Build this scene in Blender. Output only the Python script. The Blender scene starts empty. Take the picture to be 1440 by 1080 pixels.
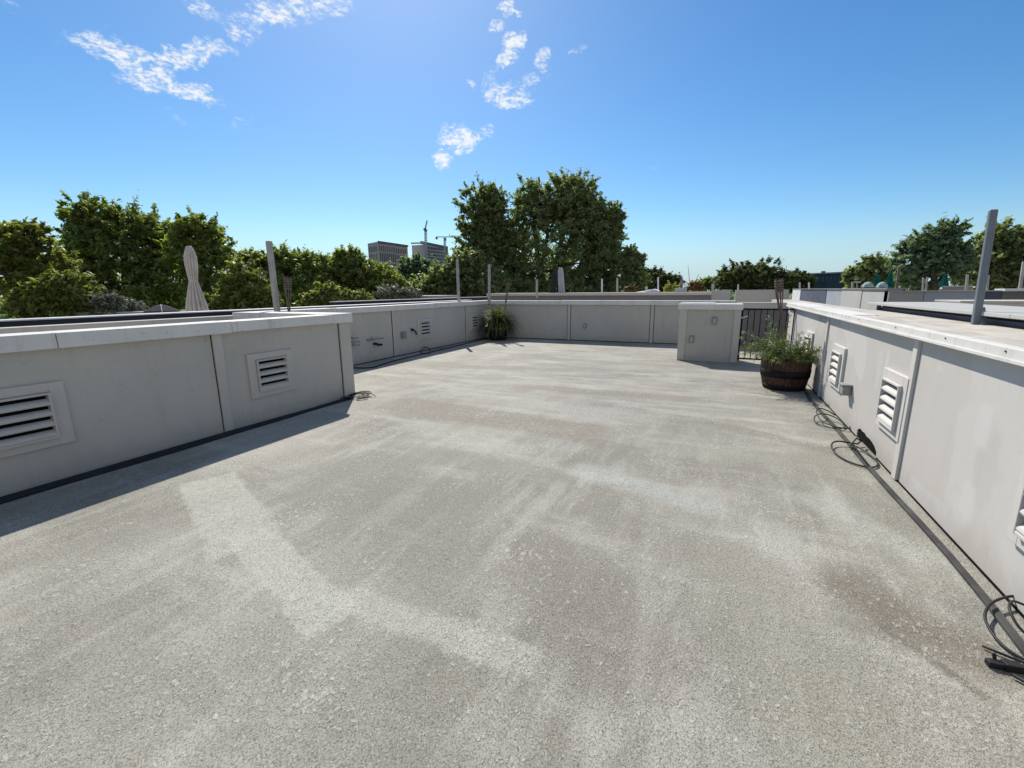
import bpy, math, random
import numpy as np
from mathutils import Vector, Matrix
random.seed(7)
C = bpy.data.collections.new("terrace"); bpy.context.scene.collection.children.link(C)
SC = bpy.context.scene

# ------------------------------------------------------------------ camera
FPX, PIT, ROL, YAW, EYE = 628.8, 0.20528, -0.008622, 0.42745, 1.5
_f = Vector((-math.sin(YAW)*math.cos(PIT), math.cos(YAW)*math.cos(PIT), -math.sin(PIT)))
_r = Vector((math.cos(YAW), math.sin(YAW), 0)); _u = _r.cross(_f)
_c, _s = math.cos(ROL), math.sin(ROL)
RIGHT, UP, FWD = _c*_r+_s*_u, -_s*_r+_c*_u, _f
cam = bpy.data.cameras.new("camera"); co = bpy.data.objects.new("camera", cam); C.objects.link(co)
cam.sensor_fit = 'HORIZONTAL'; cam.sensor_width = 36; cam.lens = FPX/1440*36
cam.clip_start = 0.05; cam.clip_end = 6000
M = Matrix((RIGHT, UP, -FWD)).transposed().to_4x4(); M.translation = (0, 0, EYE); co.matrix_world = M
SC.camera = co

def ray(px, py):
    return (RIGHT*((px-720)/FPX) + UP*((540-py)/FPX) + FWD)
def at(px, py, d):                 # the point seen at a photo pixel, d metres away over the ground
    v = ray(px, py); t = d/math.hypot(v.x, v.y); return Vector((v.x*t, v.y*t, EYE+v.z*t))
def mpp(px, d):                    # metres per photo pixel there (height, width)
    v = ray(px, 408); n = math.hypot(v.x, v.y); z = d/n; c = 1/max(.3, n/1.02)
    return z/FPX, z/FPX*c

# ------------------------------------------------------------------ mesh helpers
class MB:
    def __init__(s): s.v = []; s.f = []
    def add(s, v, f):
        n = len(s.v); s.v += [tuple(p) for p in v]; s.f += [tuple(i+n for i in q) for q in f]; return s
    def box(s, a, b):
        x0, y0, z0 = a; x1, y1, z1 = b
        v = [(x0,y0,z0),(x1,y0,z0),(x1,y1,z0),(x0,y1,z0),(x0,y0,z1),(x1,y0,z1),(x1,y1,z1),(x0,y1,z1)]
        return s.add(v, [(0,3,2,1),(4,5,6,7),(0,1,5,4),(1,2,6,5),(2,3,7,6),(3,0,4,7)])
    def bar(s, p, q, w, h=None, up=(0,0,1)):     # a box beam from p to q
        p, q = Vector(p), Vector(q); d = (q-p).normalized(); h = w if h is None else h
        a = d.cross(Vector(up));
        if a.length < 1e-4: a = d.cross(Vector((0,1,0)))
        a.normalize(); b = a.cross(d).normalized()
        v = []
        for o in (p, q):
            for i, j in ((-1,-1),(1,-1),(1,1),(-1,1)): v.append(o+a*(i*w/2)+b*(j*h/2))
        return s.add(v, [(0,1,2,3),(7,6,5,4),(0,4,5,1),(1,5,6,2),(2,6,7,3),(3,7,4,0)])
    def tube(s, pts, r, n=8, caps=True, sm=0):
        pts = [Vector(p) for p in pts]
        if sm:
            q = [pts[0]]
            for i in range(len(pts)-1):
                a, b, c, d = pts[max(i-1,0)], pts[i], pts[i+1], pts[min(i+2,len(pts)-1)]
                for j in range(1, sm+1):
                    t = j/sm; q.append(.5*((2*b)+(c-a)*t+(2*a-5*b+4*c-d)*t*t+(3*b-a-3*c+d)*t*t*t))
            pts = q
        k = len(pts)
        rs = r if isinstance(r, (list, tuple)) else [r]*k
        v = []; a = None
        for i, p in enumerate(pts):
            d = (pts[min(i+1,k-1)]-pts[max(i-1,0)]).normalized()
            if a is None:
                a = d.cross(Vector((0,0,1)))
                if a.length < .05: a = d.cross(Vector((1,0,0)))
            a = (a-d*a.dot(d)).normalized(); b = d.cross(a)
            for j in range(n):
                t = 2*math.pi*j/n; v.append(p+(a*math.cos(t)+b*math.sin(t))*rs[i])
        f = [(i*n+j, i*n+(j+1)%n, (i+1)*n+(j+1)%n, (i+1)*n+j) for i in range(k-1) for j in range(n)]
        if caps: f += [tuple(range(n-1,-1,-1)), tuple((k-1)*n+j for j in range(n))]
        return s.add(v, f)
    def lathe(s, c, prof, n=32, fn=None):
        v = []
        for r, z in prof:
            for j in range(n):
                t = 2*math.pi*j/n; q = r*(fn(t, z) if fn else 1)
                v.append((c[0]+q*math.cos(t), c[1]+q*math.sin(t), c[2]+z))
        k = len(prof)
        f = [(i*n+j, i*n+(j+1)%n, (i+1)*n+(j+1)%n, (i+1)*n+j) for i in range(k-1) for j in range(n)]
        f += [tuple(range(n-1,-1,-1)), tuple((k-1)*n+j for j in range(n))]
        return s.add(v, f)

def wloc(o):
    l = Vector((0,0,0))
    while o: l += o.location; o = o.parent
    return l
def obj(name, mb, mat, parent=None, bevel=0, smooth=False):
    me = bpy.data.meshes.new(name); off = wloc(parent)
    if isinstance(mb, MB):
        me.from_pydata([(p[0]-off.x, p[1]-off.y, p[2]-off.z) for p in mb.v], [], mb.f)
    else:                                                   # numpy quads (n,4,3)
        q = mb.reshape(-1,3)-np.array(off); n = len(q)
        me.vertices.add(n); me.vertices.foreach_set("co", q.astype(np.float32).ravel())
        me.loops.add(n); me.loops.foreach_set("vertex_index", np.arange(n, dtype=np.int32))
        me.polygons.add(n//4); me.polygons.foreach_set("loop_start", np.arange(0, n, 4, dtype=np.int32))
        me.polygons.foreach_set("loop_total", np.full(n//4, 4, dtype=np.int32)); me.update(calc_edges=True)
    me.materials.append(mat); me.validate()
    if smooth:
        me.polygons.foreach_set("use_smooth", [True]*len(me.polygons))
    o = bpy.data.objects.new(name, me); C.objects.link(o)
    if parent: o.parent = parent
    if bevel:
        b = o.modifiers.new("bevel", 'BEVEL'); b.width = bevel; b.segments = 2; b.limit_method = 'ANGLE'
    return o
def tag(o, label, cat, group=None, kind=None):
    if label: o["label"] = label
    if cat: o["category"] = cat
    if group: o["group"] = group
    if kind: o["kind"] = kind
    return o
def thing(name, label, cat, loc=(0,0,0), group=None, kind="thing"):
    o = bpy.data.objects.new(name, None); C.objects.link(o); o.location = loc; o.empty_display_size = .1
    return tag(o, label, cat, group, kind)
def struct(name, mb, mat, label=None):
    o = obj(name, mb, mat); o["kind"] = "structure"
    if label: o["label"] = label
    return o
def dup(root, loc, label, group=None):
    r = root.copy(); C.objects.link(r); r.location = loc; r["label"] = label
    if group: r["group"] = group
    for ch in root.children:
        c = ch.copy(); C.objects.link(c); c.parent = r
        for g in ch.children:
            d = g.copy(); C.objects.link(d); d.parent = c
    return r

# ------------------------------------------------------------------ materials
class NT:
    def __init__(s, name):
        s.m = bpy.data.materials.new(name); s.m.use_nodes = True; s.t = s.m.node_tree
        s.t.nodes.clear(); s.out = s.n('ShaderNodeOutputMaterial')
    def n(s, typ, **kw):
        x = s.t.nodes.new(typ)
        for k, v in kw.items(): setattr(x, k, v)
        return x
    def l(s, a, b): s.t.links.new(a, b)
    def put(s, sock, v):
        if hasattr(v, 'is_output') or isinstance(v, bpy.types.NodeSocket): s.l(v, sock)
        else: sock.default_value = v
    def pos(s): return s.n('ShaderNodeNewGeometry').outputs['Position']
    def mapp(s, v, scale=(1,1,1), rot=(0,0,0), loc=(0,0,0)):
        x = s.n('ShaderNodeMapping'); s.l(v, x.inputs[0]); x.inputs['Scale'].default_value = scale
        x.inputs['Rotation'].default_value = rot; x.inputs['Location'].default_value = loc; return x.outputs[0]
    def noise(s, v, scale, detail=4, rough=.55, dist=0, col=False):
        x = s.n('ShaderNodeTexNoise'); s.l(v, x.inputs['Vector']); x.inputs['Scale'].default_value = scale
        x.inputs['Detail'].default_value = detail; x.inputs['Roughness'].default_value = rough
        x.inputs['Distortion'].default_value = dist; return x.outputs['Color' if col else 'Fac']
    def voro(s, v, scale, out='Distance', feat='F1', rnd=1):
        x = s.n('ShaderNodeTexVoronoi', feature=feat); s.l(v, x.inputs['Vector']); x.inputs['Scale'].default_value = scale
        x.inputs['Randomness'].default_value = rnd; return x.outputs[out]
    def math(s, op, a, b=0, c=0):
        x = s.n('ShaderNodeMath', operation=op)
        for i, q in enumerate((a, b, c)): s.put(x.inputs[i], q)
        return x.outputs[0]
    def vm(s, op, a, b=(0,0,0)):
        x = s.n('ShaderNodeVectorMath', operation=op); s.put(x.inputs[0], a); s.put(x.inputs[1], b)
        return x.outputs['Value' if op in ('DOT_PRODUCT','LENGTH') else 'Vector']
    def ss(s, v, a, b, lo=0, hi=1):
        x = s.n('ShaderNodeMapRange', interpolation_type='SMOOTHSTEP'); s.put(x.inputs[0], v)
        for i, q in zip((1,2,3,4), (a,b,lo,hi)): x.inputs[i].default_value = q
        return x.outputs[0]
    def mix(s, f, a, b, blend='MIX'):
        x = s.n('ShaderNodeMix', data_type='RGBA', blend_type=blend)
        s.put(x.inputs[0], f)
        for i, q in ((6,a),(7,b)):
            if isinstance(q, tuple) and len(q) == 3: q = q+(1,)
            s.put(x.inputs[i], q)
        return x.outputs[2]
    def bump(s, h, strength=.3, dist=.01):
        x = s.n('ShaderNodeBump'); s.l(h, x.inputs['Height']); x.inputs['Strength'].default_value = strength
        x.inputs['Distance'].default_value = dist; return x.outputs[0]
    def bsdf(s, col, rough=.6, spec=.3, metal=0, nrm=None, trans=None):
        x = s.n('ShaderNodeBsdfPrincipled')
        s.put(x.inputs['Base Color'], col+(1,) if isinstance(col, tuple) and len(col)==3 else col)
        s.put(x.inputs['Roughness'], rough); x.inputs['Specular IOR Level'].default_value = spec
        x.inputs['Metallic'].default_value = metal
        if nrm: s.l(nrm, x.inputs['Normal'])
        o = x.outputs[0]
        if trans:
            t = s.n('ShaderNodeBsdfTranslucent'); s.put(t.inputs[0], trans[0])
            mx = s.n('ShaderNodeMixShader'); mx.inputs[0].default_value = trans[1]
            s.l(o, mx.inputs[1]); s.l(t.outputs[0], mx.inputs[2]); o = mx.outputs[0]
        s.l(o, s.out.inputs[0]); return s.m

def paint(name, col, rough=.6, var=.12, scale=1.5, grain=120, bump=.12, spec=.3, metal=0, dirt=0, patch=None, spots=(), splash=0):
    t = NT(name); p = t.pos()
    a = t.noise(p, scale, 5, .6)
    dk = tuple(c*(1-var) for c in col); lt = tuple(min(1,c*(1+var)) for c in col)
    c = t.mix(t.ss(a, .3, .7), dk, lt)
    if spots:
        for (y, z, wy, wz, k) in spots:
            sp = t.n('ShaderNodeSeparateXYZ'); t.l(t.vm('ADD', p, t.vm('MULTIPLY', t.vm('SUBTRACT', t.noise(p, 7, 4, .6, 0, True), (.5,.5,.5)), (.09,.09,.09))), sp.inputs[0])
            u = t.ss(t.math('ABSOLUTE', t.math('SUBTRACT', sp.outputs[1], y)), wy, wy*.8); v = t.ss(t.math('ABSOLUTE', t.math('SUBTRACT', sp.outputs[2], z)), wz, wz*.8)
            c = t.mix(t.math('MULTIPLY', t.math('MULTIPLY', u, v), k), c, patch)
    if patch:                                           # rolled repaint patches of another tone
        q = t.mapp(p, (1,1.1,.8)); w = t.noise(p, 6, 3)
        m = t.ss(t.math('ADD', t.noise(q, 1.1, 1, .4), t.math('MULTIPLY', w, .12)), .66, .70)
        c = t.mix(t.math('MULTIPLY', m, .55), c, patch)
    if dirt:
        q = t.mapp(p, (7,7,.7)); d = t.ss(t.noise(q, 1.6, 5, .65), .52, .8)
        e = t.ss(t.noise(p, 9, 6, .7), .55, .75)
        c = t.mix(t.math('MULTIPLY', t.math('MAXIMUM', d, e), dirt), c, (.16,.145,.12))
    if splash:
        z = t.n('ShaderNodeSeparateXYZ'); t.l(p, z.inputs[0]); lvl = t.math('ADD', z.outputs[2], t.math('MULTIPLY', t.noise(t.mapp(p, (5,5,2)), 2, 5, .7), -.30))
        c = t.mix(t.math('MULTIPLY', t.ss(lvl, .06, -.12), splash), c, (.27,.24,.19))
        run = t.ss(t.noise(t.mapp(p, (16,16,.55)), 1.0, 4, .6), .57, .74); top = t.ss(z.outputs[2], .35, 1.1)
        c = t.mix(t.math('MULTIPLY', t.math('MULTIPLY', run, top), splash*.5), c, (.25,.23,.19))
    h = t.noise(p, grain, 3, .6)
    return t.bsdf(c, rough, spec, metal, t.bump(h, bump, .004))

STUCCO = paint("grey_stucco", (0.504, 0.472, 0.42), .8, .05, .9, 170, .28, .2, dirt=.2, splash=.24)
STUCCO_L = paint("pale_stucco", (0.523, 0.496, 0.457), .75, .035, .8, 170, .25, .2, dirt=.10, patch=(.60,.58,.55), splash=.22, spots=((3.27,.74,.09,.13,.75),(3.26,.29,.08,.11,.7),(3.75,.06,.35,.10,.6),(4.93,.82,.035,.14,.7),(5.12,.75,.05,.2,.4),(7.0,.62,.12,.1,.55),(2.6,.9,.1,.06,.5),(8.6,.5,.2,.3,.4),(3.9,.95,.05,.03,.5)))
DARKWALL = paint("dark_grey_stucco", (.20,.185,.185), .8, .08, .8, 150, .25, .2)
TRIM = paint("trim_paint", (0.529, 0.497, 0.445), .7, .05, 2, 60, .1, .25, dirt=.06)
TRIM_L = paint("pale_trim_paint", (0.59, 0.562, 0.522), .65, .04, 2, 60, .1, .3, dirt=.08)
CAP = paint("white_cap_paint", (0.693, 0.67, 0.63), .6, .06, 1.8, 40, .12, .3, dirt=.42)
MEMBR = paint("roof_membrane", (0.513, 0.472, 0.41), .85, .2, 1.3, 60, .3, .2, dirt=.5)
NAVY = paint("dark_navy", (.018,.02,.04), .6, .2, 2, 60, .1, .3)  # even dark navy; also stands for the shade under the party-wall cap
SLATE = paint("slate_paint_and_shade", (.075,.088,.125), .7, .12, 2, 60, .1, .25)  # panels' own slate blue; also the painted shade on the party-wall face
BLUEGREY = paint("light_blue_grey_paint", (0.324, 0.342, 0.387), .7, .06, 2, 60, .1, .25)
PALE = paint("pale_grey_paint", (0.45, 0.45, 0.423), .7, .05, 2, 60, .1, .25, dirt=.05)
WHITEP = paint("white_paint", (0.612, 0.621, 0.63), .6, .1, 3, 60, .1, .3)
MIDGREY = paint("mid_grey_paint", (0.324, 0.315, 0.297), .7, .06, 2, 60, .1, .25)
OLIVEG = paint("olive_grey_paint", (.15,.15,.13), .8, .15, 2, 60, .1, .25)
BLACK = paint("black_rubber", (.014,.014,.016), .55, .3, 6, 60, .1, .35)
IRON = paint("black_iron", (.014,.013,.013), .75, .3, 8, 80, .2, .2)
DUCT = paint("grey_duct_rubber", (.055,.055,.053), .7, .35, 5, 60, .2, .25)
DARK = paint("gap_and_shade_black", (.006,.006,.006), .9, .2, 4, 60, .1, .1)
METAL = paint("galvanised_box", (.27,.265,.25), .5, .2, 12, 90, .1, .4)
POSTM = paint("weathered_grey_post", (0.396, 0.378, 0.347), .75, .14, 4, 70, .2, .25, dirt=.15)
POSTD = paint("steel_grey_post", (.16,.18,.20), .5, .12, 4, 70, .15, .4)
BAMBOO = paint("grey_bamboo", (.16,.13,.105), .8, .3, 14, 80, .2, .2)
TAUPE = paint("taupe_canvas", (.62,.55,.49), .9, .12, 6, 160, .2, .1)
CANVASW = paint("pale_canvas", (.46,.47,.50), .9, .1, 6, 160, .2, .1)
CANVASD = paint("charcoal_canvas", (.05,.05,.055), .9, .2, 6, 160, .2, .1)
TEAL = paint("green_canvas", (.012,.13,.105), .85, .25, 6, 160, .2, .1)
MINT = paint("faded_mint_canvas", (.36,.46,.43), .85, .12, 6, 160, .2, .1)
BARK = paint("bark", (.10,.08,.06), .9, .35, 5, 30, .6, .1)
SOIL = paint("potting_soil", (.035,.026,.02), .95, .4, 20, 60, .8, .1)
CONCB = paint("tower_cladding", (.60,.49,.44), .8, .05, .05, 2, .05, .2)
CONCG = paint("raw_concrete", (.56,.52,.49), .85, .08, .05, 2, .05, .2)
GLASSD = paint("dark_glazing", (.085,.09,.105), .3, .3, .1, 2, .02, .5)
STEEL = paint("crane_steel", (.42,.45,.50), .6, .1, 1, 5, .05, .4)
MAUVE = paint("mauve_slate", (.21,.17,.19), .8, .1, 6, 60, .1, .2)
GREENB = paint("dark_green_cladding", (.035,.06,.062), .7, .25, .3, 3, .05, .3)

def leafmat(name, a, b, trans=.28, rough=.5, tint=(1.3,1.45,.6), cl=.9):
    t = NT(name); p = t.pos(); g = t.n('ShaderNodeNewGeometry')
    c = t.mix(g.outputs['Random Per Island'], a, b)
    m = t.ss(t.noise(p, cl, 3, .6), .35, .68)           # sprays of older and younger leaves
    c = t.mix(t.math('MULTIPLY', m, .55), c, t.mix(1, c, (.55,.62,.6), 'MULTIPLY'))
    tc = t.mix(1, c, tint, 'MULTIPLY')
    return t.bsdf(c, rough, .35, trans=(tc, trans))
LEAF_DARK = leafmat("plane_tree_leaf", (0.149, 0.183, 0.083), (0.389, 0.425, 0.209), 0.5)
LEAF_MID = leafmat("broad_leaf", (0.166, 0.201, 0.061), (0.416, 0.46, 0.159), 0.5)
LEAF_FAR = leafmat("dark_green_leaf", (.06,.078,.03), (.17,.20,.08), .32)
LEAF_OLIVE = leafmat("olive_leaf", (0.184, 0.194, 0.049), (0.41, 0.41, 0.13), 0.5)
LEAF_YELLOW = leafmat("young_leaf", (.16,.185,.05), (.36,.375,.12), 0.42)
LEAF_BLUE = leafmat("blue_green_leaf", (0.119, 0.178, 0.125), (0.304, 0.383, 0.251), 0.46)
LEAF_GREY = leafmat("silver_leaf", (.19,.20,.15), (.36,.37,.28), .2, tint=(1,1,.8))
LEAF_AUT = leafmat("orange_leaf", (.10,.10,.03), (.30,.17,.035), .3, tint=(1.2,1,.5))
FERN = leafmat("fern_needle", (.06,.09,.022), (.23,.27,.095), .3, cl=5)
STRAP = leafmat("strap_leaf", (.05,.075,.012), (.22,.25,.05), .3, .75, cl=6)
STRAPD = leafmat("dark_strap_leaf", (.02,.028,.01), (.06,.075,.025), .2, cl=6)  # darker green used for the lower leaves
PETAL = leafmat("white_petal", (.55,.55,.5), (.75,.75,.7), .2, tint=(1,1,1))

# deck coating
def deck_material():
    t = NT("deck_coating"); p = t.pos()
    w = t.noise(p, 1.6, 4, .6, col=True)
    w2 = t.vm('SUBTRACT', w, (.5,.5,.5))
    x = t.n('ShaderNodeVectorMath', operation='SCALE'); t.l(w2, x.inputs[0]); x.inputs['Scale'].default_value = .32
    pw = t.vm('ADD', p, x.outputs[0])
    pw2 = t.vm('ADD', p, t.vm('MULTIPLY', t.vm('SUBTRACT', t.noise(p, 5, 6, .7, col=True), (.5,.5,.5)), (.16,.16,.16)))
    base, lite, dark, warm = (.385,.374,.32), (.54,.527,.462), (.24,.231,.194), (.315,.27,.212)
    n1 = t.noise(p, .55, 6, .62); n2 = t.noise(t.mapp(p, (.9,3.4,1)), .8, 5, .6); n3 = t.noise(t.mapp(p, (3.6,.8,1), loc=(9,2,0)), .8, 5, .6)
    c = t.mix(t.ss(n1, .36, .66), dark, base)
    c = t.mix(t.math('MULTIPLY', t.ss(n2, .50, .72), .6), c, lite)
    c = t.mix(t.math('MULTIPLY', t.ss(n2, .46, .28), .45), c, warm)
    sy = t.n('ShaderNodeSeparateXYZ'); t.l(p, sy.inputs[0]); near = t.ss(sy.outputs[1], 6.5, 3.0, .25, 1)
    c = t.mix(t.math('MULTIPLY', t.math('MULTIPLY', t.ss(n3, .50, .68), .55), near), c, lite)
    n5 = t.noise(t.mapp(p, (9,1.5,1), rot=(0,0,-.22), loc=(4,1,0)), .9, 5, .65)
    c = t.mix(t.math('MULTIPLY', t.math('MULTIPLY', t.ss(n5, .48, .70), .42), near), c, lite)
    c = t.mix(t.math('MULTIPLY', t.math('MULTIPLY', t.ss(n5, .46, .28), .45), near), c, dark)
    n6 = t.noise(t.mapp(p, (1.2,8,1), rot=(0,0,.1), loc=(1,7,0)), .9, 5, .65); far_ = t.ss(sy.outputs[1], 3.5, 7, .1, 1)
    c = t.mix(t.math('MULTIPLY', t.math('MULTIPLY', t.ss(n6, .48, .70), .5), far_), c, lite)
    c = t.mix(t.math('MULTIPLY', t.math('MULTIPLY', t.ss(n6, .46, .28), .5), far_), c, warm)
    stip = t.ss(t.noise(p, 15, 5, .7), .32, .60, .5, 1)
    n4 = t.noise(t.mapp(p, (1,1,1), loc=(3,8,0)), 1.1, 6, .65)
    c = t.mix(t.math('MULTIPLY', t.ss(n4, .52, .72), .5), c, warm)
    # worn strips and damp stains, each where it lies on the deck
    def strip(a, b, wd, col, k, soft=.35, nz=1.0):
        nonlocal c
        ax, ay = a; bx, by = b; L = math.hypot(bx-ax, by-ay)/2; ang = math.atan2(by-ay, bx-ax)
        m = t.n('ShaderNodeMapping', vector_type='TEXTURE'); t.l(pw if nz == 1 else pw2, m.inputs[0])
        m.inputs['Location'].default_value = ((ax+bx)/2, (ay+by)/2, 0); m.inputs['Rotation'].default_value = (0,0,ang)
        m.inputs['Scale'].default_value = (L+wd*.3, wd/2, 1)
        s = t.n('ShaderNodeSeparateXYZ'); t.l(m.outputs[0], s.inputs[0])
        u = t.ss(t.math('ABSOLUTE', s.outputs[0]), 1.0, 1-soft*.5); v = t.ss(t.math('ABSOLUTE', s.outputs[1]), 1.0+soft*.3, 1-soft)
        mk = t.math('MULTIPLY', u, v); mk = t.math('MULTIPLY', mk, t.math('MULTIPLY', t.ss(n1, .25, .6, .8, 1), stip))
        c = t.mix(t.math('MULTIPLY', mk, k), c, col)
    PALE_, DARK_, WARM_, BRN_, OLV_ = (.53,.525,.46), (.262,.255,.215), (.30,.262,.215), (.225,.187,.14), (.345,.335,.262)
    strip((-2.9,2.75), (-1.2,2.2), 1.15, DARK_, .75, .5)          # darker trowelled fields
    strip((-.95,2.25), (-.15,1.6), .75, (.262,.236,.20), .8, .6)
    strip((-.6,2.75), (.5,2.4), .6, (.28,.255,.215), .6, .7)
    strip((.15,2.6), (.6,1.3), .6, OLV_, .6, .7)
    strip((-1.9,.95), (-.5,.8), .5, DARK_, .45, .7)
    strip((-3.9,4.75), (-1.1,4.55), .85, BRN_, .80, .45)
    strip((-2.6,3.35), (-1.3,3.3), .45, (.29,.27,.225), .6, .7)
    strip((-3.2,6.35), (.1,6.6), .5, (.24,.20,.155), .80, .7)
    strip((-6.0,7.6), (-2.3,8.1), .55, (.25,.212,.165), .75, .7)
    strip((-4.5,9.6), (-.5,9.2), .6, (.27,.235,.185), .6, .8)
    strip((-.15,5.5), (1.15,4.85), .28, BRN_, .65, .6)
    strip((-.2,4.5), (1.2,4.35), .55, OLV_, .7, .6)
    strip((.70,2.62), (1.18,2.15), .42, (.185,.153,.112), .85, .75)
    strip((.74,2.42), (1.1,1.95), .05, (.14,.118,.088), .7, .8)
    strip((-3.66,2.08), (-2.55,1.60), .42, PALE_, .82, .16, .5)   # pale patched joints
    strip((-2.62,1.66), (-1.56,1.32), .26, PALE_, .84, .14, .5)
    strip((-1.68,1.44), (-.55,1.47), .21, PALE_, .72, .4, .5)
    strip((-3.9,2.12), (-3.75,3.2), .3, (.44,.43,.39), .6, .5)
    strip((-1.05,3.3), (-1.04,1.9), .16, (.51,.49,.43), .6, .7)
    strip((-.28,2.9), (-.15,1.2), .12, (.50,.49,.43), .3, .9)
    strip((-1.0,3.55), (.15,3.15), .40, (.50,.515,.475), .62, .7)
    strip((-3.1,4.05), (-1.5,3.62), .5, PALE_, .45, .6)
    strip((.70,3.72), (1.2,3.0), .36, (.50,.51,.465), .65, .7)
    strip((-2.5,5.5), (-.6,5.3), .5, (.43,.415,.38), .6, .5)
    strip((-4.45,5.0), (-3.8,6.3), .3, (.43,.42,.385), .6, .5)
    strip((.2,7.3), (.9,7.1), .22, (.46,.45,.42), .7, .5)
    strip((1.36,12), (1.36,-3), .11, (.36,.345,.30), .6, .3)
    # knocked-down stipple: fine grit, broken flat flakes and pits
    pd = t.vm('ADD', p, t.vm('MULTIPLY', t.vm('SUBTRACT', t.noise(p, 30, 3, .6, col=True), (.5,.5,.5)), (.03,.03,.03)))
    q = t.mapp(pd, (1,.7,1), rot=(0,0,.5))
    fl = t.noise(q, 40, 5, .62); grit = t.noise(q, 165, 3, .65); g2 = t.noise(p, 330, 2, .6)
    wear = t.noise(p, 1.7, 6, .7)
    amt = t.math('ADD', fl, t.math('MULTIPLY', t.math('SUBTRACT', wear, .5), .55))
    flake = t.ss(amt, .55, .66)
    c = t.mix(t.math('MULTIPLY', flake, .50), c, (.60,.59,.52))
    gg = t.math('ADD', t.math('MULTIPLY', grit, .65), t.math('MULTIPLY', g2, .35))
    c = t.mix(t.math('MULTIPLY', t.ss(gg, .51, .38), .80), c, (.085,.08,.07))
    c = t.mix(t.math('MULTIPLY', t.ss(gg, .53, .65), .50), c, (.66,.645,.595))
    sp = t.ss(t.voro(p, 9, 'Distance'), .028, .012); c = t.mix(t.math('MULTIPLY', sp, t.ss(wear,.5,.6)), c, (.06,.055,.05))
    hgt = t.math('ADD', t.math('MULTIPLY', flake, .35), t.math('ADD', t.math('MULTIPLY', gg, 1.1), t.math('MULTIPLY', fl, .5)))
    r = t.ss(flake, 0, 1, .75, .55)
    return t.bsdf(c, r, .3, nrm=t.bump(hgt, .9, .007))
DECK = deck_material()
def ground_material():
    t = NT("street_ground"); p = t.pos()
    c = t.mix(t.ss(t.noise(p, .05, 5, .6), .4, .6), (.05,.05,.05), (.05,.07,.025))
    return t.bsdf(c, .9, .1)

# ------------------------------------------------------------------ setting
XR, XL, XF, YF, YB = 1.40, -4.84, -6.87, 13.25, 4.92   # wall faces
g = MB(); R = 4000; g.add([(-R,-R,-9.5),(R,-R,-9.5),(R,R,-9.5),(-R,R,-9.5)], [(0,1,2,3)])
struct("ground", g, ground_material())
d = MB(); d.box((-7.2,-4,-.35), (2.3,13.6,0)); struct("roof_deck", d, DECK)
d = MB(); d.box((-14,-6,-.6), (-7.25,40,-.2)); d.box((2.35,-6,-.6), (60,40,-.2)); d.box((-7.25,13.65,-.6), (2.35,40,-.2)); struct("neighbouring_roof_surface", d, MEMBR)

# ---- louvre vent: a flange board, a frame, slats and a dark backing, on a wall facing +x (sx=1) or -x (sx=-1)
def louvre_vent(wall, X, sx, y0, y1, flange_mat, label=None):
    z0, z1 = .30, .815; yc = (y0+y1)/2; fy0, fy1, fz0, fz1 = yc-.205, yc+.205, .362, .742
    w = MB(); e = .028
    def bx(m, xa, xb, ya, yb, za, zb):
        a, b = X+sx*xa, X+sx*xb; m.box((min(a,b), ya, za), (max(a,b), yb, zb))
    bx(w, -.01, e, y0, fy0, z0, z1); bx(w, -.01, e, fy1, y1, z0, z1)
    bx(w, -.01, e, fy0, fy1, z0, fz0); bx(w, -.01, e, fy0, fy1, fz1, z1)
    v = obj("louvre_vent", w, flange_mat, wall, .003)
    fr = MB(); k = .02; o = .055
    bx(fr, .0, o, fy0+.002, fy0+k, fz0+.002, fz1-.002); bx(fr, .0, o, fy1-k, fy1-.002, fz0+.002, fz1-.002)
    bx(fr, .0, o-.001, fy0+k, fy1-k, fz0+.002, fz0+k); bx(fr, .0, o-.001, fy0+k, fy1-k, fz1-k, fz1-.002)
    obj("vent_frame", fr, flange_mat, v, .003)
    sl = MB(); n = 4; h = (fz1-fz0-2*k)/n
    for i in range(n):
        zb = fz0+k+h*i; prof = [(.049, zb+.001), (.053, zb+.012), (.048, zb+.026), (.034, zb+.040), (.012, zb+.052), (.010, zb+.046), (.030, zb+.034), (.043, zb+.020), (.045, zb+.006)]
        m = len(prof); vs = [(X+sx*a, fy0+k, z) for a, z in prof]+[(X+sx*a, fy1-k, z) for a, z in prof]
        fs = [(j, (j+1)%m, m+(j+1)%m, m+j) for j in range(m)]+[tuple(range(m-1,-1,-1)), tuple(range(m,2*m))]
        if sx < 0: fs = [tuple(reversed(f)) for f in fs]
        sl.add(vs, fs)
    obj("louvre_slats", sl, flange_mat, v)
    b = MB(); bx(b, -.02, .0015, fy0+.001, fy1-.001, fz0+.001, fz1-.001); obj("backing", b, DARK, v)
    return v
def box_cover(wall, name, mat, a, b, bev=.006):
    return obj(name, MB().box(a, b), mat, wall, bev)
def wavy_cap(mb, a, b, n, axis, lip=.0):
    """a row of cap boards butted end to end with hairline gaps and slightly different heights"""
    out = []
    L0, L1 = a[axis], b[axis]; cuts = [L0+(L1-L0)*i/n for i in range(n+1)]
    for i in range(n):
        aa, bb = list(a), list(b); aa[axis] = cuts[i]+.002; bb[axis] = cuts[i+1]-.002; bb[2] += random.uniform(-.006,.006); k = 1-axis; e = random.uniform(-.006,.006); aa[k] += e; bb[k] += e; aa[2] += random.uniform(-.006,.003)
        out.append((tuple(aa), tuple(bb)))
    return out

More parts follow.
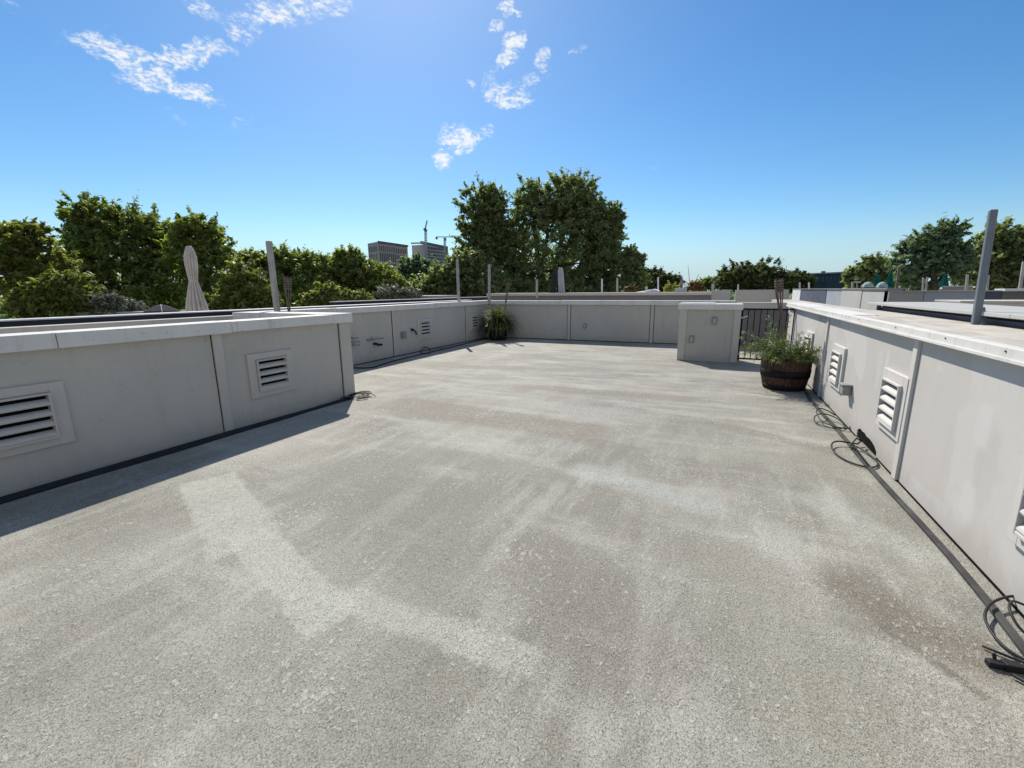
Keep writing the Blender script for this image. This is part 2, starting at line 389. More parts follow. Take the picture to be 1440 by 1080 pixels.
# ---- near left wall: stuccoed enclosure with a sunken well behind
W = thing("parapet_wall", "low grey stucco wall in shade with two louvre vents, jutting out nearest on the left", "wall", (XL, 1, 0))
obj("wall_body", MB().box((XL-.22,-4,0), (XL,YB,1.10)).box((XF,YB-.22,0), (XL-.22,YB,1.10)), STUCCO, W)
obj("rear_wall", MB().box((-7.1,-4,0), (XF-.02,YB,1.157)), STUCCO, W)
obj("well_floor", MB().box((XF-.02,-4,0), (XL-.22,YB-.22,.5)), MEMBR, W)
for a, b in wavy_cap(None, (XL-.24,-4,1.085), (XL+.06,YB-.30,1.205), 6, 1): obj("cap_board", MB().box(a, b), CAP, W, .004)
obj("cap_board", MB().box((XF-.02,YB-.30,1.08), (XL+.06,YB+.05,1.21)), CAP, W, .004)
for y0 in (-.02, 2.98):
    obj("batten", MB().box((XL,y0,.01), (XL+.022,y0+.1,1.085)), TRIM, W, .003); obj("joint_shadow", MB().box((XL-.01,y0-.009,.01), (XL+.002,y0-.001,1.085)), DARK, W)  # dark strips stand in for the shadow lines beside the battens
obj("joint_shadow", MB().box((XL-.01,YB-.188,.01), (XL+.002,YB-.176,1.08)), DARK, W)  # shadow line beside the corner board, made as a dark strip
obj("corner_board", MB().box((XL,YB-.175,.01), (XL+.024,YB+.024,1.08)).box((XL-.12,YB,.01), (XL-.0005,YB+.0235,1.08)), TRIM, W, .003)
louvre_vent(W, XL, 1, 1.14, 1.74, TRIM); louvre_vent(W, XL, 1, 3.33, 3.93, TRIM)

# ---- far left wall
W = thing("parapet_wall", "grey stucco parapet with small vents and pipe stubs, left side beyond the jutting wall", "wall", (XF, 9, 0))
obj("wall_body", MB().box((XF-.22,YB,0), (XF,YF+.22,1.09)), STUCCO, W)
for a, b in wavy_cap(None, (XF-.25,YB+.06,1.08), (XF+.05,YF+.25,1.2), 5, 1): obj("cap_board", MB().box(a, b), CAP, W, .004)
for y0 in (8.38, 11.75):
    obj("batten", MB().box((XF,y0,.01), (XF+.018,y0+.07,1.08)), TRIM, W, .003); obj("joint_shadow", MB().box((XF-.01,y0-.018,.01), (XF+.003,y0-.001,1.08)), DARK, W)  # dark strip for the seam and its shadow
louvre_vent(W, XF, 1, 9.33, 9.95, TRIM); louvre_vent(W, XF, 1, 12.0, 12.56, TRIM)
box_cover(W, "outlet_box", METAL, (XF,8.67,.40), (XF+.06,8.82,.56))
hb = obj("hose_bib", MB().tube([(XF,9.1,.57),(XF+.07,9.1,.57),(XF+.10,9.13,.53),(XF+.10,9.15,.46)], .022, 8).tube([(XF+.05,9.1,.6),(XF+.05,9.02,.6)], .015, 8), IRON, W)
for (y, z, ln) in ((7.62,.50,.30), (7.50,.485,.1), (7.02,.58,.12), (7.04,.5,.14), (7.05,.43,.12)):
    obj("pipe_stub", MB().tube([(XF,y,z),(XF+.10,y,z),(XF+.11,y+.02,z),(XF+.11,y+ln,z-.01)], .016, 8), METAL, W)
obj("pipe_stub", MB().tube([(XF,7.72,.38),(XF+.09,7.72,.38),(XF+.1,7.74,.36),(XF+.1,7.86,.35)], .026, 8), IRON, W)
box_cover(W, "outlet_cover", TRIM, (XF,7.6,.19), (XF+.02,7.66,.27))

# ---- far wall
W = thing("parapet_wall", "long grey stucco parapet in shade closing the far end of the deck", "wall", (-3.5, YF, 0))
obj("wall_body", MB().box((XF,YF,0), (.42,YF+.22,1.09)), STUCCO, W)
for a, b in wavy_cap(None, (XF+.06,YF-.05,1.08), (.42,YF+.27,1.2), 3, 0): obj("cap_board", MB().box(a, b), CAP, W, .004)
for x0 in (-4.15, -1.71):
    obj("batten", MB().box((x0,YF-.02,.01), (x0+.09,YF,1.08)), TRIM, W, .003)
    for xx in (x0-.016, x0+.091): obj("joint_shadow", MB().box((xx,YF-.003,.01), (xx+.015,YF+.01,1.08)), DARK, W)  # shadow lines along the batten edges, made as dark strips
obj("wall_base_joint", MB().box((XF,YF-.006,0), (.42,YF+.01,.02)), DARK, W)
ob = box_cover(W, "outlet_cover", METAL, (-3.65,YF-.03,.38), (-3.55,YF,.53))
obj("socket_face", MB().box((-3.625,YF-.034,.41), (-3.575,YF-.03,.50)), PALE, ob)
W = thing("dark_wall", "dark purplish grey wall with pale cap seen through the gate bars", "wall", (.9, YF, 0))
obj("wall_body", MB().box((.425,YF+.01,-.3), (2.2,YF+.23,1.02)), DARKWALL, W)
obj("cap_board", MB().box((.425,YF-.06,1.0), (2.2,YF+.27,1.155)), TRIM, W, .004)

# ---- pier beside the gate
W = thing("stucco_pier", "free-standing square stucco pier with white cap and two outlets, left of the gate", "pier", (-.14, 10.4, 0))
obj("wall_body", MB().box((-.72,10.25,0), (.44,10.75,1.10)), STUCCO, W)
obj("cap_board", MB().box((-.76,10.20,1.085), (.47,10.8,1.2)), CAP, W, .004)
obj("cap_flashing", MB().box((-.74,10.4,1.2015), (-.05,10.9,1.215)), WHITEP, W, .003)
obj("corner_board", MB().box((-.725,10.226,.01), (-.58,10.249,1.085)), TRIM, W, .003)
obj("corner_board", MB().box((.32,10.226,.01), (.445,10.249,1.085)), TRIM, W, .003)
for x, z in ((-.041,.863), (-.458,.46)):
    ob = box_cover(W, "outlet_cover", METAL, (x-.05,10.215,z-.075), (x+.05,10.25,z+.075))
    obj("socket_face", MB().box((x-.022,10.211,z-.045), (x+.022,10.215,z+.04)), PALE, ob)

# ---- right wall
W = thing("parapet_wall", "sunlit pale stucco wall with four louvre vents running along the right side", "wall", (XR, 5, 0))
YE = 11.2
# body in two lifts so that the torn hole at its foot can be cut out
hole = [(5.46,.012),(5.40,.09),(5.25,.075),(5.05,.10),(4.90,.085),(4.82,.03),(4.86,.012)]
bm = MB(); bm.box((XR,-4,0), (XR+.2,4.82,1.12)); bm.box((XR,5.46,0), (XR+.2,YE,1.12)); bm.box((XR,4.82,.12), (XR+.2,5.46,1.12))
hy = [4.82+.64*i/8 for i in range(9)]; hz = [.05,.085,.098,.105,.10,.112,.108,.115,.08]
for i in range(8):
    bm.add([(XR,hy[i],hz[i]),(XR,hy[i+1],hz[i+1]),(XR,hy[i+1],.121),(XR,hy[i],.121)], [(0,3,2,1)])
    bm.add([(XR,hy[i],hz[i]),(XR,hy[i+1],hz[i+1]),(XR+.011,hy[i+1],hz[i+1]),(XR+.011,hy[i],hz[i])], [(0,1,2,3)])
obj("wall_body", bm, STUCCO_L, W)
obj("opening_dark", MB().box((XR+.012,4.825,0), (XR+.19,5.455,.119)), DARK, W)  # black block stands in for the unlit inside of the hole
obj("end_post", MB().box((XR-.02,10.25,.01), (XR+.2,10.36,1.085)), TRIM_L, W, .003)
for y0, y1, xe, zt in ((-4,1.5,.0,1.206),(1.504,6.25,.0,1.204),(6.254,8.6,.24,1.203),(8.604,YE+.03,.26,1.206)):
    obj("cap_board", MB().box((XR-.065,y0,1.137), (XR+xe,y1,zt)), CAP, W, .005)
    obj("drip_edge", MB().box((XR-.074,y0+.003,1.131), (XR-.0655,y1-.003,1.150)), CAP, W, .002)
for y in (2.75,3.05,3.72,4.62,5.7,6.9): obj("nail_head", MB().box((XR-.069,y,1.178), (XR-.065,y+.011,1.186)), DUCT, W)
obj("wall_top_membrane", MB().box((XR+.0,-4,1.121), (XR+.2,YE+.02,1.198)).box((XR+.2,-4,.9), (2.34,8.9,1.152)).box((XR+.2,8.904,.9), (2.22,YE+6,1.15)), MEMBR, W)
for y0 in (1.26, 4.26, 7.32): obj("batten", MB().box((XR-.022,y0,.01), (XR,y0+.085,1.115)), TRIM_L, W, .003)
for y0 in (2.24, 4.28+.03, 6.26, 8.27): louvre_vent(W, XR, -1, y0, y0+.57, TRIM_L)
wb = obj("weatherproof_box", MB().box((XR-.085,5.84,.345), (XR,5.98,.455)), METAL, W, .015)
obj("box_lid", MB().box((XR-.10,5.83,.452), (XR,5.99,.468)), METAL, wb, .004)
obj("wall_base_joint", MB().box((XR-.006,-4,.0), (XR,4.8,.012)).box((XR-.006,5.48,0), (XR,YE,.012)), DARK, W)

# ---- gate
G = thing("metal_gate", "black metal picket gate between the pier and the right wall", "gate", (.85, 10.3, 0))
obj("gate_frame", MB().bar((.46,10.3,.05), (.46,10.3,1.10), .045).bar((1.372,10.3,.05), (1.372,10.3,1.10), .02).bar((.46,10.3,1.10), (1.36,10.3,1.10), .032).bar((.48,10.3,.09), (1.34,10.3,.09), .03), IRON, G)
for i in range(7): obj("bar", MB().bar((.575+i*.112,10.3,.09), (.575+i*.112,10.3,1.10), .017), IRON, G)
obj("handle", MB().tube([(.44,10.27,.93),(.46,10.22,.93),(.50,10.19,.945),(.56,10.18,.965)], [.012,.013,.014,.012], 8), WHITEP, G)

# ------------------------------------------------------------------ things on the deck
def arc(c, rx, ry, a0, a1, n, z=.012, tilt=0, rot=0):
    out = []
    for i in range(n+1):
        a = a0+(a1-a0)*i/n; x, y = rx*math.cos(a), ry*math.sin(a)
        out.append((c[0]+x*math.cos(rot)-y*math.sin(rot), c[1]+x*math.sin(rot)+y*math.cos(rot), z+max(0, tilt*math.sin(a))))
    return out
duct = [(1.315,10.0),(1.305,8.004),(1.25,7.089),(1.259,6.19),(1.272,5.6),(1.272,5.02),(1.27,4.59),(1.283,3.91),(1.296,3.53),(1.303,3.09),(1.297,2.68),(1.28,2.33),(1.27,1.0),(1.28,-3)]
m = MB()
for i in range(len(duct)-1):
    (xa,ya),(xb,yb) = duct[i], duct[i+1]
    m.bar((xa,ya,.010), (xb,yb-.01,.010), .036, .02)
tag(obj("cable_duct", m, DUCT, None, .004), "dark grey flat cable strip laid along the foot of the sunlit right wall", "cable", kind="thing")
cb = MB().tube([(1.26,5.62,.01)]+arc((1.235,5.85), .135, .21, -1.2, 4.9, 26, .02, .05, .1)+[(1.30,5.6,.012)], .0065, 6)
cb.tube(arc((1.27,5.88), .11, .25, .5, 5.6, 24, .03, .09, .35), .0065, 6)
tag(obj("cable_loop", cb, BLACK, None, 0, True), "thin black cable loop on the deck between barrel planter and torn hole", "cable", "loose cable loops", "thing")
cb = MB().tube([(1.36,5.15,.05),(1.33,5.1,.03)]+arc((1.225,4.78), .14, .30, 1.3, 7.2, 30, .014, .03, .15)+[(1.27,4.5,.02)], .0075, 6)
cb.tube([(1.36,5.1,.06),(1.30,5.05,.10),(1.24,5.0,.03),(1.27,4.9,.02)], .0075, 6)
tag(obj("cable_loop", cb, BLACK, None, 0, True), "black cable loop pulled out of the torn hole in the right wall", "cable", "loose cable loops", "thing")
T = thing("extension_lead", "thick black lead looped on the deck with a plug, nearest the camera at far right", "cable", (1.25, 2.3, 0))
cb = MB().tube([(1.48,2.78,.03),(1.43,2.74,.04),(1.35,2.68,.045),(1.27,2.60,.04),(1.215,2.50,.03),(1.20,2.40,.02),(1.215,2.32,.012),(1.26,2.26,.012),(1.33,2.21,.012),(1.4,2.16,.012)], .006, 8, True, 5)
cb.tube([(1.5,2.60,.03),(1.40,2.62,.06),(1.33,2.58,.09),(1.29,2.50,.085),(1.30,2.42,.05),(1.36,2.36,.03),(1.45,2.3,.015)], .0055, 8, True, 5)
cb.tube([(1.13,2.30,.012),(1.17,2.28,.012),(1.26,2.24,.012),(1.36,2.2,.012)], .005, 6)
cb.tube([(1.16,2.15,.015),(1.22,2.1,.012),(1.32,2.03,.012)], .007, 6)
obj("lead", cb, BLACK, T, 0, True)
obj("plug", MB().bar((1.10,2.19,.015), (1.15,2.195,.015), .03, .024).bar((1.15,2.195,.017), (1.21,2.205,.017), .036, .030).bar((1.21,2.205,.016), (1.36,2.225,.014), .024, .022).tube([(1.13,2.205,.02),(1.125,2.212,.05)], .007, 8), BLACK, T, .006)

# left bundle along the near left wall
T = thing("cable_bundle", "black cable bundle lying along the foot of the near left wall", "cable", (-4.7, 2, 0))
for k, (dx, r, ph) in enumerate(((.10,.013,0),(.135,.016,1.3),(.165,.011,2.6),(.05,.009,4))):
    pts = [(XL+dx+.008*math.sin(y*2.1+ph)+.004*math.sin(y*5+ph), y, r+.001) for y in [(-3+7.72*i/46) for i in range(47)]]
    if k == 3: pts = [(XL+.05+.07*max(0,(y-2.5)/2.2)**2, y, .011) for y in [(-3+7.72*i/46) for i in range(47)]]
    obj("cable", MB().tube(pts, r, 7), BLACK, T, 0, True)
m = MB()
for k in range(4): m.tube(arc((-4.70+.02*k,4.80+.03*k), .12+.012*k, .19-.02*k, .3*k, 5.4+.3*k, 22, .014+.010*k, .015, -.5), .0055, 6)
obj("coil", m, BLACK, T, 0, True)
obj("plug", MB().bar((-4.56,4.70,.03), (-4.47,4.82,.025), .024, .022).bar((-4.72,4.62,.035), (-4.63,4.72,.04), .022, .02).tube([(-4.66,4.9,.03),(-4.52,4.95,.05),(-4.42,4.93,.02)], .007, 6), BLACK, T, .004)
pts = [(-6.72,13.0),(-6.68,12.4),(-6.62,11.6),(-6.55,10.8),(-6.52,10.0),(-6.47,9.3),(-6.45,8.6),(-6.42,7.9),(-6.32,7.3),(-6.25,7.0),(-6.35,6.82),(-6.6,6.75),(-6.8,6.7),(-6.83,6.0)]
T = thing("garden_cable", "thin black cable snaking along the foot of the far left wall", "cable", (-6.5, 9, 0))
obj("cable", MB().tube([(x,y,.014) for x, y in pts], .013, 7, True, 5).tube([(-6.84,13.1,.014),(-6.83,10.5,.014),(-6.82,8,.014),(-6.8,6.9,.014)], .009, 6), BLACK, T, 0, True)
m = MB()
for k in range(3): m.tube(arc((-6.5,9.12), .12, .10+.03*k, 0, 6.28, 16, .02, .13, .4*k), .006, 6)
obj("knot", m, BLACK, T, 0, True)

# ---- barrel planter
bc = (1.01, 7.84, 0)
def staves(t, z):
    k = (t*22/(2*math.pi)) % 1
    return 1-.018*(1 if (k < .06 or k > .94) else 0)
t_ = NT("barrel_wood"); p_ = t_.pos()
gr = t_.noise(t_.mapp(p_, (30,30,2)), 1.2, 5, .65)
cw = t_.mix(t_.ss(gr, .3, .7), (.03,.018,.012), (.105,.062,.042)); cw = t_.mix(t_.math('MULTIPLY', t_.ss(t_.noise(t_.mapp(p_, (9,9,5)), 1.5, 3), .62, .68), .6), cw, (.17,.15,.135))
WOOD = t_.bsdf(cw, .8, .2, nrm=t_.bump(gr, .4, .01))
B = thing("barrel_planter", "half wooden barrel planter with dark iron hoops against the right wall", "planter", bc)
prof = [(.27,0),(.295,.08),(.318,.18),(.33,.28),(.335,.38),(.336,.46),(.305,.46),(.30,.40)]
obj("barrel_body", MB().lathe(bc, prof, 132, staves), WOOD, B)
for z0, z1, r0, r1 in ((.20,.31,.3285,.3375),(.02,.085,.281,.301)):
    obj("hoop", MB().lathe(bc, [(r0,z0),(r1,z1),(r1-.012,z1),(r0-.012,z0)], 64), IRON, B, 0, True)
obj("soil", MB().lathe(bc, [(.29,.36),(.303,.415),(.2,.43),(.05,.44)], 24), SOIL, B)

rng = np.random.default_rng(11)
def quads_needles(P, D, L, Wd, droop=.25):
    """P (n,3) roots, D (n,3) directions: one narrow four-cornered leaf each"""
    n = len(P); D = D/np.linalg.norm(D, axis=1, keepdims=True)
    s = np.cross(D, rng.normal(size=(n,3))); s /= np.linalg.norm(s, axis=1, keepdims=True)+1e-9
    L = np.asarray(L).reshape(-1,1)*np.ones((n,1)); Wd = np.asarray(Wd).reshape(-1,1)*np.ones((n,1))
    mid = P+D*L*.5; tip = P+D*L; tip[:,2] -= (L*droop)[:,0]
    return np.stack([P, mid+s*Wd, tip, mid-s*Wd], axis=1)
def feathery(c, n, L, spread, upb, leafn, leafl, rr, seed):
    r = random.Random(seed); stems = MB(); Q = []; tips = []
    for i in range(n):
        a = r.uniform(0, 2*math.pi); rad = rr*math.sqrt(r.random())
        p = Vector((c[0]+rad*math.cos(a), c[1]+rad*math.sin(a), c[2])); a += r.uniform(-.6,.6)
        e = r.uniform(upb, 1.45); d = Vector((math.cos(a)*math.cos(e), math.sin(a)*math.cos(e), math.sin(e)))
        ll = L*r.choice((.5,.65,.8,.9,1.0,1.25))*r.uniform(.85,1.1)*(1.2 if math.cos(a) < -.3 else .68 if math.cos(a) > .15 else .95); k = 9; pts = [p.copy()]
        for j in range(k):
            d = (d+Vector((r.uniform(-.08,.08), r.uniform(-.08,.08), -spread*(j/k)*.28))).normalized(); p = p+d*(ll/k); pts.append(p.copy())
        stems.tube(pts, [.0035*(1-.7*j/k) for j in range(k+1)], 4, False); tips.append(pts[-1])
        for q in range(leafn):
            t = r.uniform(.12, 1)*k; j = min(int(t), k-1); b = pts[j].lerp(pts[j+1], t-j); ax = (pts[j+1]-pts[j]).normalized()
            Q.append((b, (Vector((r.gauss(0,1), r.gauss(0,1), r.gauss(0,1)))+ax*1.1).normalized()))
    P = np.array([q[0] for q in Q]); D = np.array([q[1] for q in Q])
    return stems, quads_needles(P, D, rng.uniform(leafl*.5, leafl*1.2, len(P)), leafl*.07), tips
pl = thing("feathery_shrub", "feathery green shrub with tiny white flowers growing in the barrel planter", "plant", (bc[0],bc[1],.42))
st, qd, tips = feathery((bc[0],bc[1],.42), 140, .50, .85, .42, 62, .065, .21, 3)
obj("stems", st, BARK, pl); obj("leaves", qd, FERN, pl)
tp = [t for t in tips if t.x < bc[0]-.15][:28]
fp = np.repeat(np.array([tuple(t) for t in tp]), 6, axis=0); obj("flowers", quads_needles(fp+rng.normal(0,.012,fp.shape), rng.normal(size=fp.shape), .022, .008, 0), PETAL, pl)["kind"] = "stuff"

# ---- corner planter with strap leaves
pc = (-6.22, 12.62, 0)
pt = thing("flower_pot", "dark round pot with a pale band standing in the far left corner of the deck", "planter", pc)
obj("pot_body", MB().lathe(pc, [(.24,0),(.29,.15),(.31,.33),(.33,.46),(.30,.46),(.29,.42)], 40), BLACK, pt, 0, True)
obj("pot_rim", MB().lathe(pc, [(.345,.34),(.36,.345),(.365,.41),(.345,.415),(.33,.40)], 40), MIDGREY, pt, 0, True)
obj("soil", MB().lathe(pc, [(.28,.38),(.29,.42),(.05,.43)], 24), SOIL, pt)
def strap_plant(c, n, L, mat_parent, mat, seed, emin, emax, w=.02):
    r = random.Random(seed); m = MB()
    for i in range(n):
        a = r.uniform(0, 2*math.pi); e = r.uniform(emin, emax); d = Vector((math.cos(a)*math.cos(e), math.sin(a)*math.cos(e), math.sin(e)))
        p = Vector(c)+Vector((r.gauss(0,.07), r.gauss(0,.07), 0)); ll = L*r.uniform(.6, 1.15); k = 9
        s = d.cross(Vector((0,0,1))).normalized(); v = []
        for j in range(k+1):
            ww = w*math.sin(math.pi*min(.96, .25+.75*j/k))+.002
            v += [p-s*ww, p+s*ww+Vector((0,0,.004))]
            d = (d+Vector((0,0,-.40*(j/k+.25)))).normalized(); p = p+d*(ll/k)
            if p.z < .02: p.z = .02
        m.add(v, [(2*j,2*j+1,2*j+3,2*j+2) for j in range(k)])
    return obj("leaves", m, mat, mat_parent)
sp = thing("strap_leaf_plant", "bushy plant of arching green strap leaves in the corner pot", "plant", (pc[0],pc[1],.42))
strap_plant((pc[0],pc[1],.43), 430, .74, sp, STRAP, 5, .55, 1.5, .015)
strap_plant((pc[0],pc[1],.43), 330, .70, sp, STRAPD, 6, .2, 1.2, .014).name = "drooping_leaves"

# ---- bamboo torches
def torch(name_label, base, tip, grp="bamboo garden torches"):
    base, tip = Vector(base), Vector(tip); L = (tip-base).length; ax = (tip-base).normalized()
    o = thing("garden_torch", name_label, "torch", base, grp)
    h0 = base+ax*(L-.62); h1 = base+ax*(L-.20)
    obj("pole", MB().tube([base, h0+ax*.1], [.016,.014], 8), BAMBOO, o)
    sx = ax.cross(Vector((0,1,0))).normalized(); sy = ax.cross(sx)
    m = MB()
    for k in range(7):
        a = 2*math.pi*k/7; u = sx*math.cos(a)+sy*math.sin(a); m.tube([h0+u*.013, h0.lerp(h1,.5)+u*.026, h1+u*.05, tip+u*.054], .008, 4)
    obj("split_cane_basket", m, BAMBOO, o)
    m = MB()
    for k in range(5):
        q = h1+ax*(.04*k); m.tube([q+(sx*math.cos(a)+sy*math.sin(a))*.053 for a in [2*math.pi*j/12 for j in range(13)]], .012, 5, False)
    m.tube([h1, h1+ax*.17], .04, 10)
    obj("woven_head", m, BAMBOO, o)
    return o
torch("grey bamboo torch leaning out of the barrel planter", (1.0,8.02,.38), tuple(at(1095,392,8.15)))
torch("slim bamboo torch rising from the plant in the far left corner", (-6.1,12.7,.4), tuple(at(715,397,14.05)))
torch("dark bamboo torch with a square head beside the leaning post, behind the near left wall", (-6.60,5.35,0), tuple(at(403.5,389,8.5)))

# ---- posts
def post(label, base, top, w, mat, grp, d=None):
    base, top = Vector(base), Vector(top)
    o = obj("post", MB().bar(base, top, w, d or w, (0,1,0)), mat, None, .006)
    return tag(o, label, "post", grp, "thing")
gp = "tall posts along the parapets"
post("tall grey square post behind the near left wall's end, left of a torch", (-6.755,5.32,0), tuple(at(378,339,8.62)), .075, POSTM, gp)
post("slim pale post on the far left parapet, left of its neighbour at the corner", tuple(at(645,424,13.7)), tuple(at(643,365,13.7)), .068, POSTM, gp)
post("slim pale post rising behind the deck's far left corner", tuple(at(688,428,14.6)), tuple(at(688,372,14.6)), .07, POSTM, gp)
b0 = at(1371.5,456.5,6.1); tp_ = at(1397,295,6.2)
pr = thing("steel_post", "thick steel-grey post leaning slightly on top of the right wall", "post", b0, gp)
obj("shaft", MB().bar(b0, tp_, .058, .05, (0,1,0)), POSTD, pr, .01)
b1 = at(1384,458.5,6.05)
obj("bracket", MB().bar(b1, at(1381,433,6.2), .036, .03, (0,1,0)), POSTD, pr, .004)

# ------------------------------------------------------------------ neighbouring roofs, left
def wall_run(label, a, b, thick, z0, z1, body, cap=None, caph=.05, over=.05, name="parapet_wall", cat="wall", grp=None, into=1):
    """a straight parapet whose seen face runs a->b; thickness goes away from the deck"""
    a, b = Vector((a[0],a[1],0)), Vector((b[0],b[1],0)); d = (b-a).normalized(); nrm = Vector((-d.y, d.x, 0))*into
    o = thing(name, label, cat, tuple((a+b)/2), grp)
    def slab(o0, o1, e, za, zb):
        p = [a-d*e+nrm*o0, b+d*e+nrm*o0, b+d*e+nrm*o1, a-d*e+nrm*o1]; v = [(q.x,q.y,za) for q in p]+[(q.x,q.y,zb) for q in p]
        f = [(0,3,2,1),(4,5,6,7),(0,1,5,4),(1,2,6,5),(2,3,7,6),(3,0,4,7)]
        return MB().add(v, f if into > 0 else [tuple(reversed(q)) for q in f])
    obj("wall_body", slab(0, thick, 0, z0, z1-(caph*.5 if cap else 0)), body, o)
    if cap: obj("cap_board", slab(-over, thick+over, .01, z1-caph, z1), cap, o, .004)
    return o
wall_run("dark navy parapet with thin white cap right behind the near left wall", (-7.9,14), (-7.9,-6), .25, -.3, 1.205, NAVY, WHITEP, .018, .02, into=-1)  # wall body in one dark navy tone
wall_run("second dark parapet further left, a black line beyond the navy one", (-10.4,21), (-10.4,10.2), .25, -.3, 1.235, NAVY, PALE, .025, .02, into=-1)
wall_run("distant dark parapet with pale cap beside the closed taupe umbrella", tuple(at(100,431,19))[:2], tuple(at(268,428,17))[:2], .25, -.3, .98, MIDGREY, PALE, .06, .04)
nb = thing("bulkhead_box", "small grey rooftop bulkhead with flat pale cap between trees and far left parapet", "bulkhead", tuple(at(608,420,24)))
a_, b_ = at(580,421,24), at(637,421,23); c_ = at(596,421,22.6)
obj("wall_body", MB().box((a_.x+.3,c_.y,-.3), (b_.x-.35,c_.y+1.6,1.17)), MIDGREY, nb)
obj("cap_board", MB().box((a_.x,c_.y-.15,1.17), (b_.x,c_.y+1.8,1.31)), PALE, nb, .01)
# beyond the far wall
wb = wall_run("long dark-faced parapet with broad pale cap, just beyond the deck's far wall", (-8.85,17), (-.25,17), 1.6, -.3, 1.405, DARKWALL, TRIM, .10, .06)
wall_run("short pale grey parapet block right of the long dark-faced parapet", (-.24,19), (.38,19), .3, -.3, 1.46, TRIM, None)
wall_run("pale grey parapet panel beyond the gate with a lighter left edge", (.62,21), (2.52,21), .3, -.3, 1.455, STUCCO, WHITEP, .012, .015)
# right: neighbour's party wall with overhanging cap
W = thing("party_wall", "broad white-capped party wall with its under-cap shade coloured navy, beyond the right wall", "wall", (2.7, 3, 0))
obj("wall_body", MB().box((2.36,-4,.6), (3.1,9.0,1.20)), SLATE, W)  # bluish under-cap shade put into the face colour
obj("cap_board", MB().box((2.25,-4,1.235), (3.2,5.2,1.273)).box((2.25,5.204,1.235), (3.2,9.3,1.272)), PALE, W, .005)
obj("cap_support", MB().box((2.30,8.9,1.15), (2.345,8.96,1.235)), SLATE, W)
obj("shade_strip", MB().box((2.4,-4,1.2), (3.05,8.9,1.235)), NAVY, W)  # dark navy strip stands in for shade below the overhanging cap
W = thing("panel_wall", "row of white, slate blue and pale grey parapet panels running away on the right", "wall", (3.3, 18, 0))
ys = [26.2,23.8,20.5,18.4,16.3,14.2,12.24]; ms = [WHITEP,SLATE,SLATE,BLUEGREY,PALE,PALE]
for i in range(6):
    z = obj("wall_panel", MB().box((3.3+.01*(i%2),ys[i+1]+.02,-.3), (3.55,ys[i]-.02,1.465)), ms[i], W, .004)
obj("cap_board", MB().box((3.27,12.24,1.466), (3.6,26.2,1.485)), MIDGREY, W)
W = thing("panel_wall", "grey parapet of four differently painted panels behind the thick steel post", "wall", (6, 12.2, 0))
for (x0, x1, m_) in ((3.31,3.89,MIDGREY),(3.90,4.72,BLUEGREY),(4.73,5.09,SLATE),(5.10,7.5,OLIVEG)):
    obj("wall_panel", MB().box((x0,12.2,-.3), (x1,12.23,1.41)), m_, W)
obj("cap_board", MB().box((3.31,12.17,1.41), (5.08,12.5,1.43)).box((3.31,12.231,1.0), (7.5,12.5,1.409)), MIDGREY, W)
obj("white_cap_board", MB().box((5.09,12.12,1.412), (7.5,12.5,1.46)), WHITEP, W, .004)
W = wall_run("low pale parapet between the party wall and the grey panels at far right", (3.9,10.6), (8,10.6), 1.0, -.3, 1.26, TRIM, TRIM, .03, .03)
wall_run("flat-topped grey bulkhead with thin pale roof edge under the dark trees at far right", tuple(at(1326,400,17))[:2], tuple(at(1368,400,17))[:2], 2, -.3, 1.53, MIDGREY, PALE, .03, .1, "bulkhead_box", "bulkhead")

# posts far off
farp = [(755,413,393,17.5,.07,POSTM,"grey post with tree branches behind, left of the two closed umbrellas"),
 (846.5,411,392,18.2,.055,WHITEP,"thin white post right of the two closed umbrellas"),
 (868,411,391,18.4,.06,POSTM,"dull grey post beside the orange bush, right of a thin white one"),
 (925.5,408,390,18.5,.055,WHITEP,"thin white post beside the draped white sheet"),
 (909,411,403,18.2,.09,POSTM,"stubby grey post left of the draped white sheet"),
 (1002.5,409,399,19.2,.1,PALE,"stubby pale post above the short parapet block"),
 (1038,408,400,21.1,.055,WHITEP,"short white post above the left end of the panel beyond the gate"),
 (1124.7,405,397,25,.06,PALE,"short pale post by the dark green building, left one of a pair"),
 (1137.7,405,397,25,.06,WHITEP,"short white post by the dark green building, right one of a pair"),
 (1198.5,404,396.5,22,.06,PALE,"short pale post just left of the faded mint parasols"),
 (1298,406,391.5,16,.04,POSTM,"leaning grey post, left of a close pair under the right trees"),
 (1303,405,389.5,17,.035,POSTM,"leaning grey post, right of a close pair under the right trees"),
 (1359.5,404,386,16,.045,POSTM,"grey post beside the flat-topped bulkhead at far right"),
 (1389,404,387,16,.04,POSTM,"grey post just right of the thick steel post"),]
for px, yb, yt, D, w, m_, lab in farp:
    lean = (px-740)/1440*-.0
    b = at(px-(.06*(yb-yt) if px > 1250 else 0), yb+6, D); t = at(px+(.06*(yb-yt) if px > 1250 else 0), yt, D)
    post(lab, b, t, w, m_, "posts on the neighbouring roofs")
post("tall brown-grey post leaning beside the green closed umbrellas", at(1260.5,410,14.5), at(1264.6,375,14.5), .05, BAMBOO, "posts on the neighbouring roofs")
post("tall grey post at the picture's right edge among dark trees", at(1434,408,15), at(1440,368,15), .05, POSTM, "posts on the neighbouring roofs")
L = thing("floodlight", "small white floodlight on a thin stem left of the faded mint parasols", "lamp", at(1205,402,22))
obj("stem", MB().bar(at(1205,405,22), at(1205,397,22), .04), PALE, L)
obj("lamp_head", MB().bar(at(1201,396.6,22), at(1211,396.6,22), .14, .05), WHITEP, L)

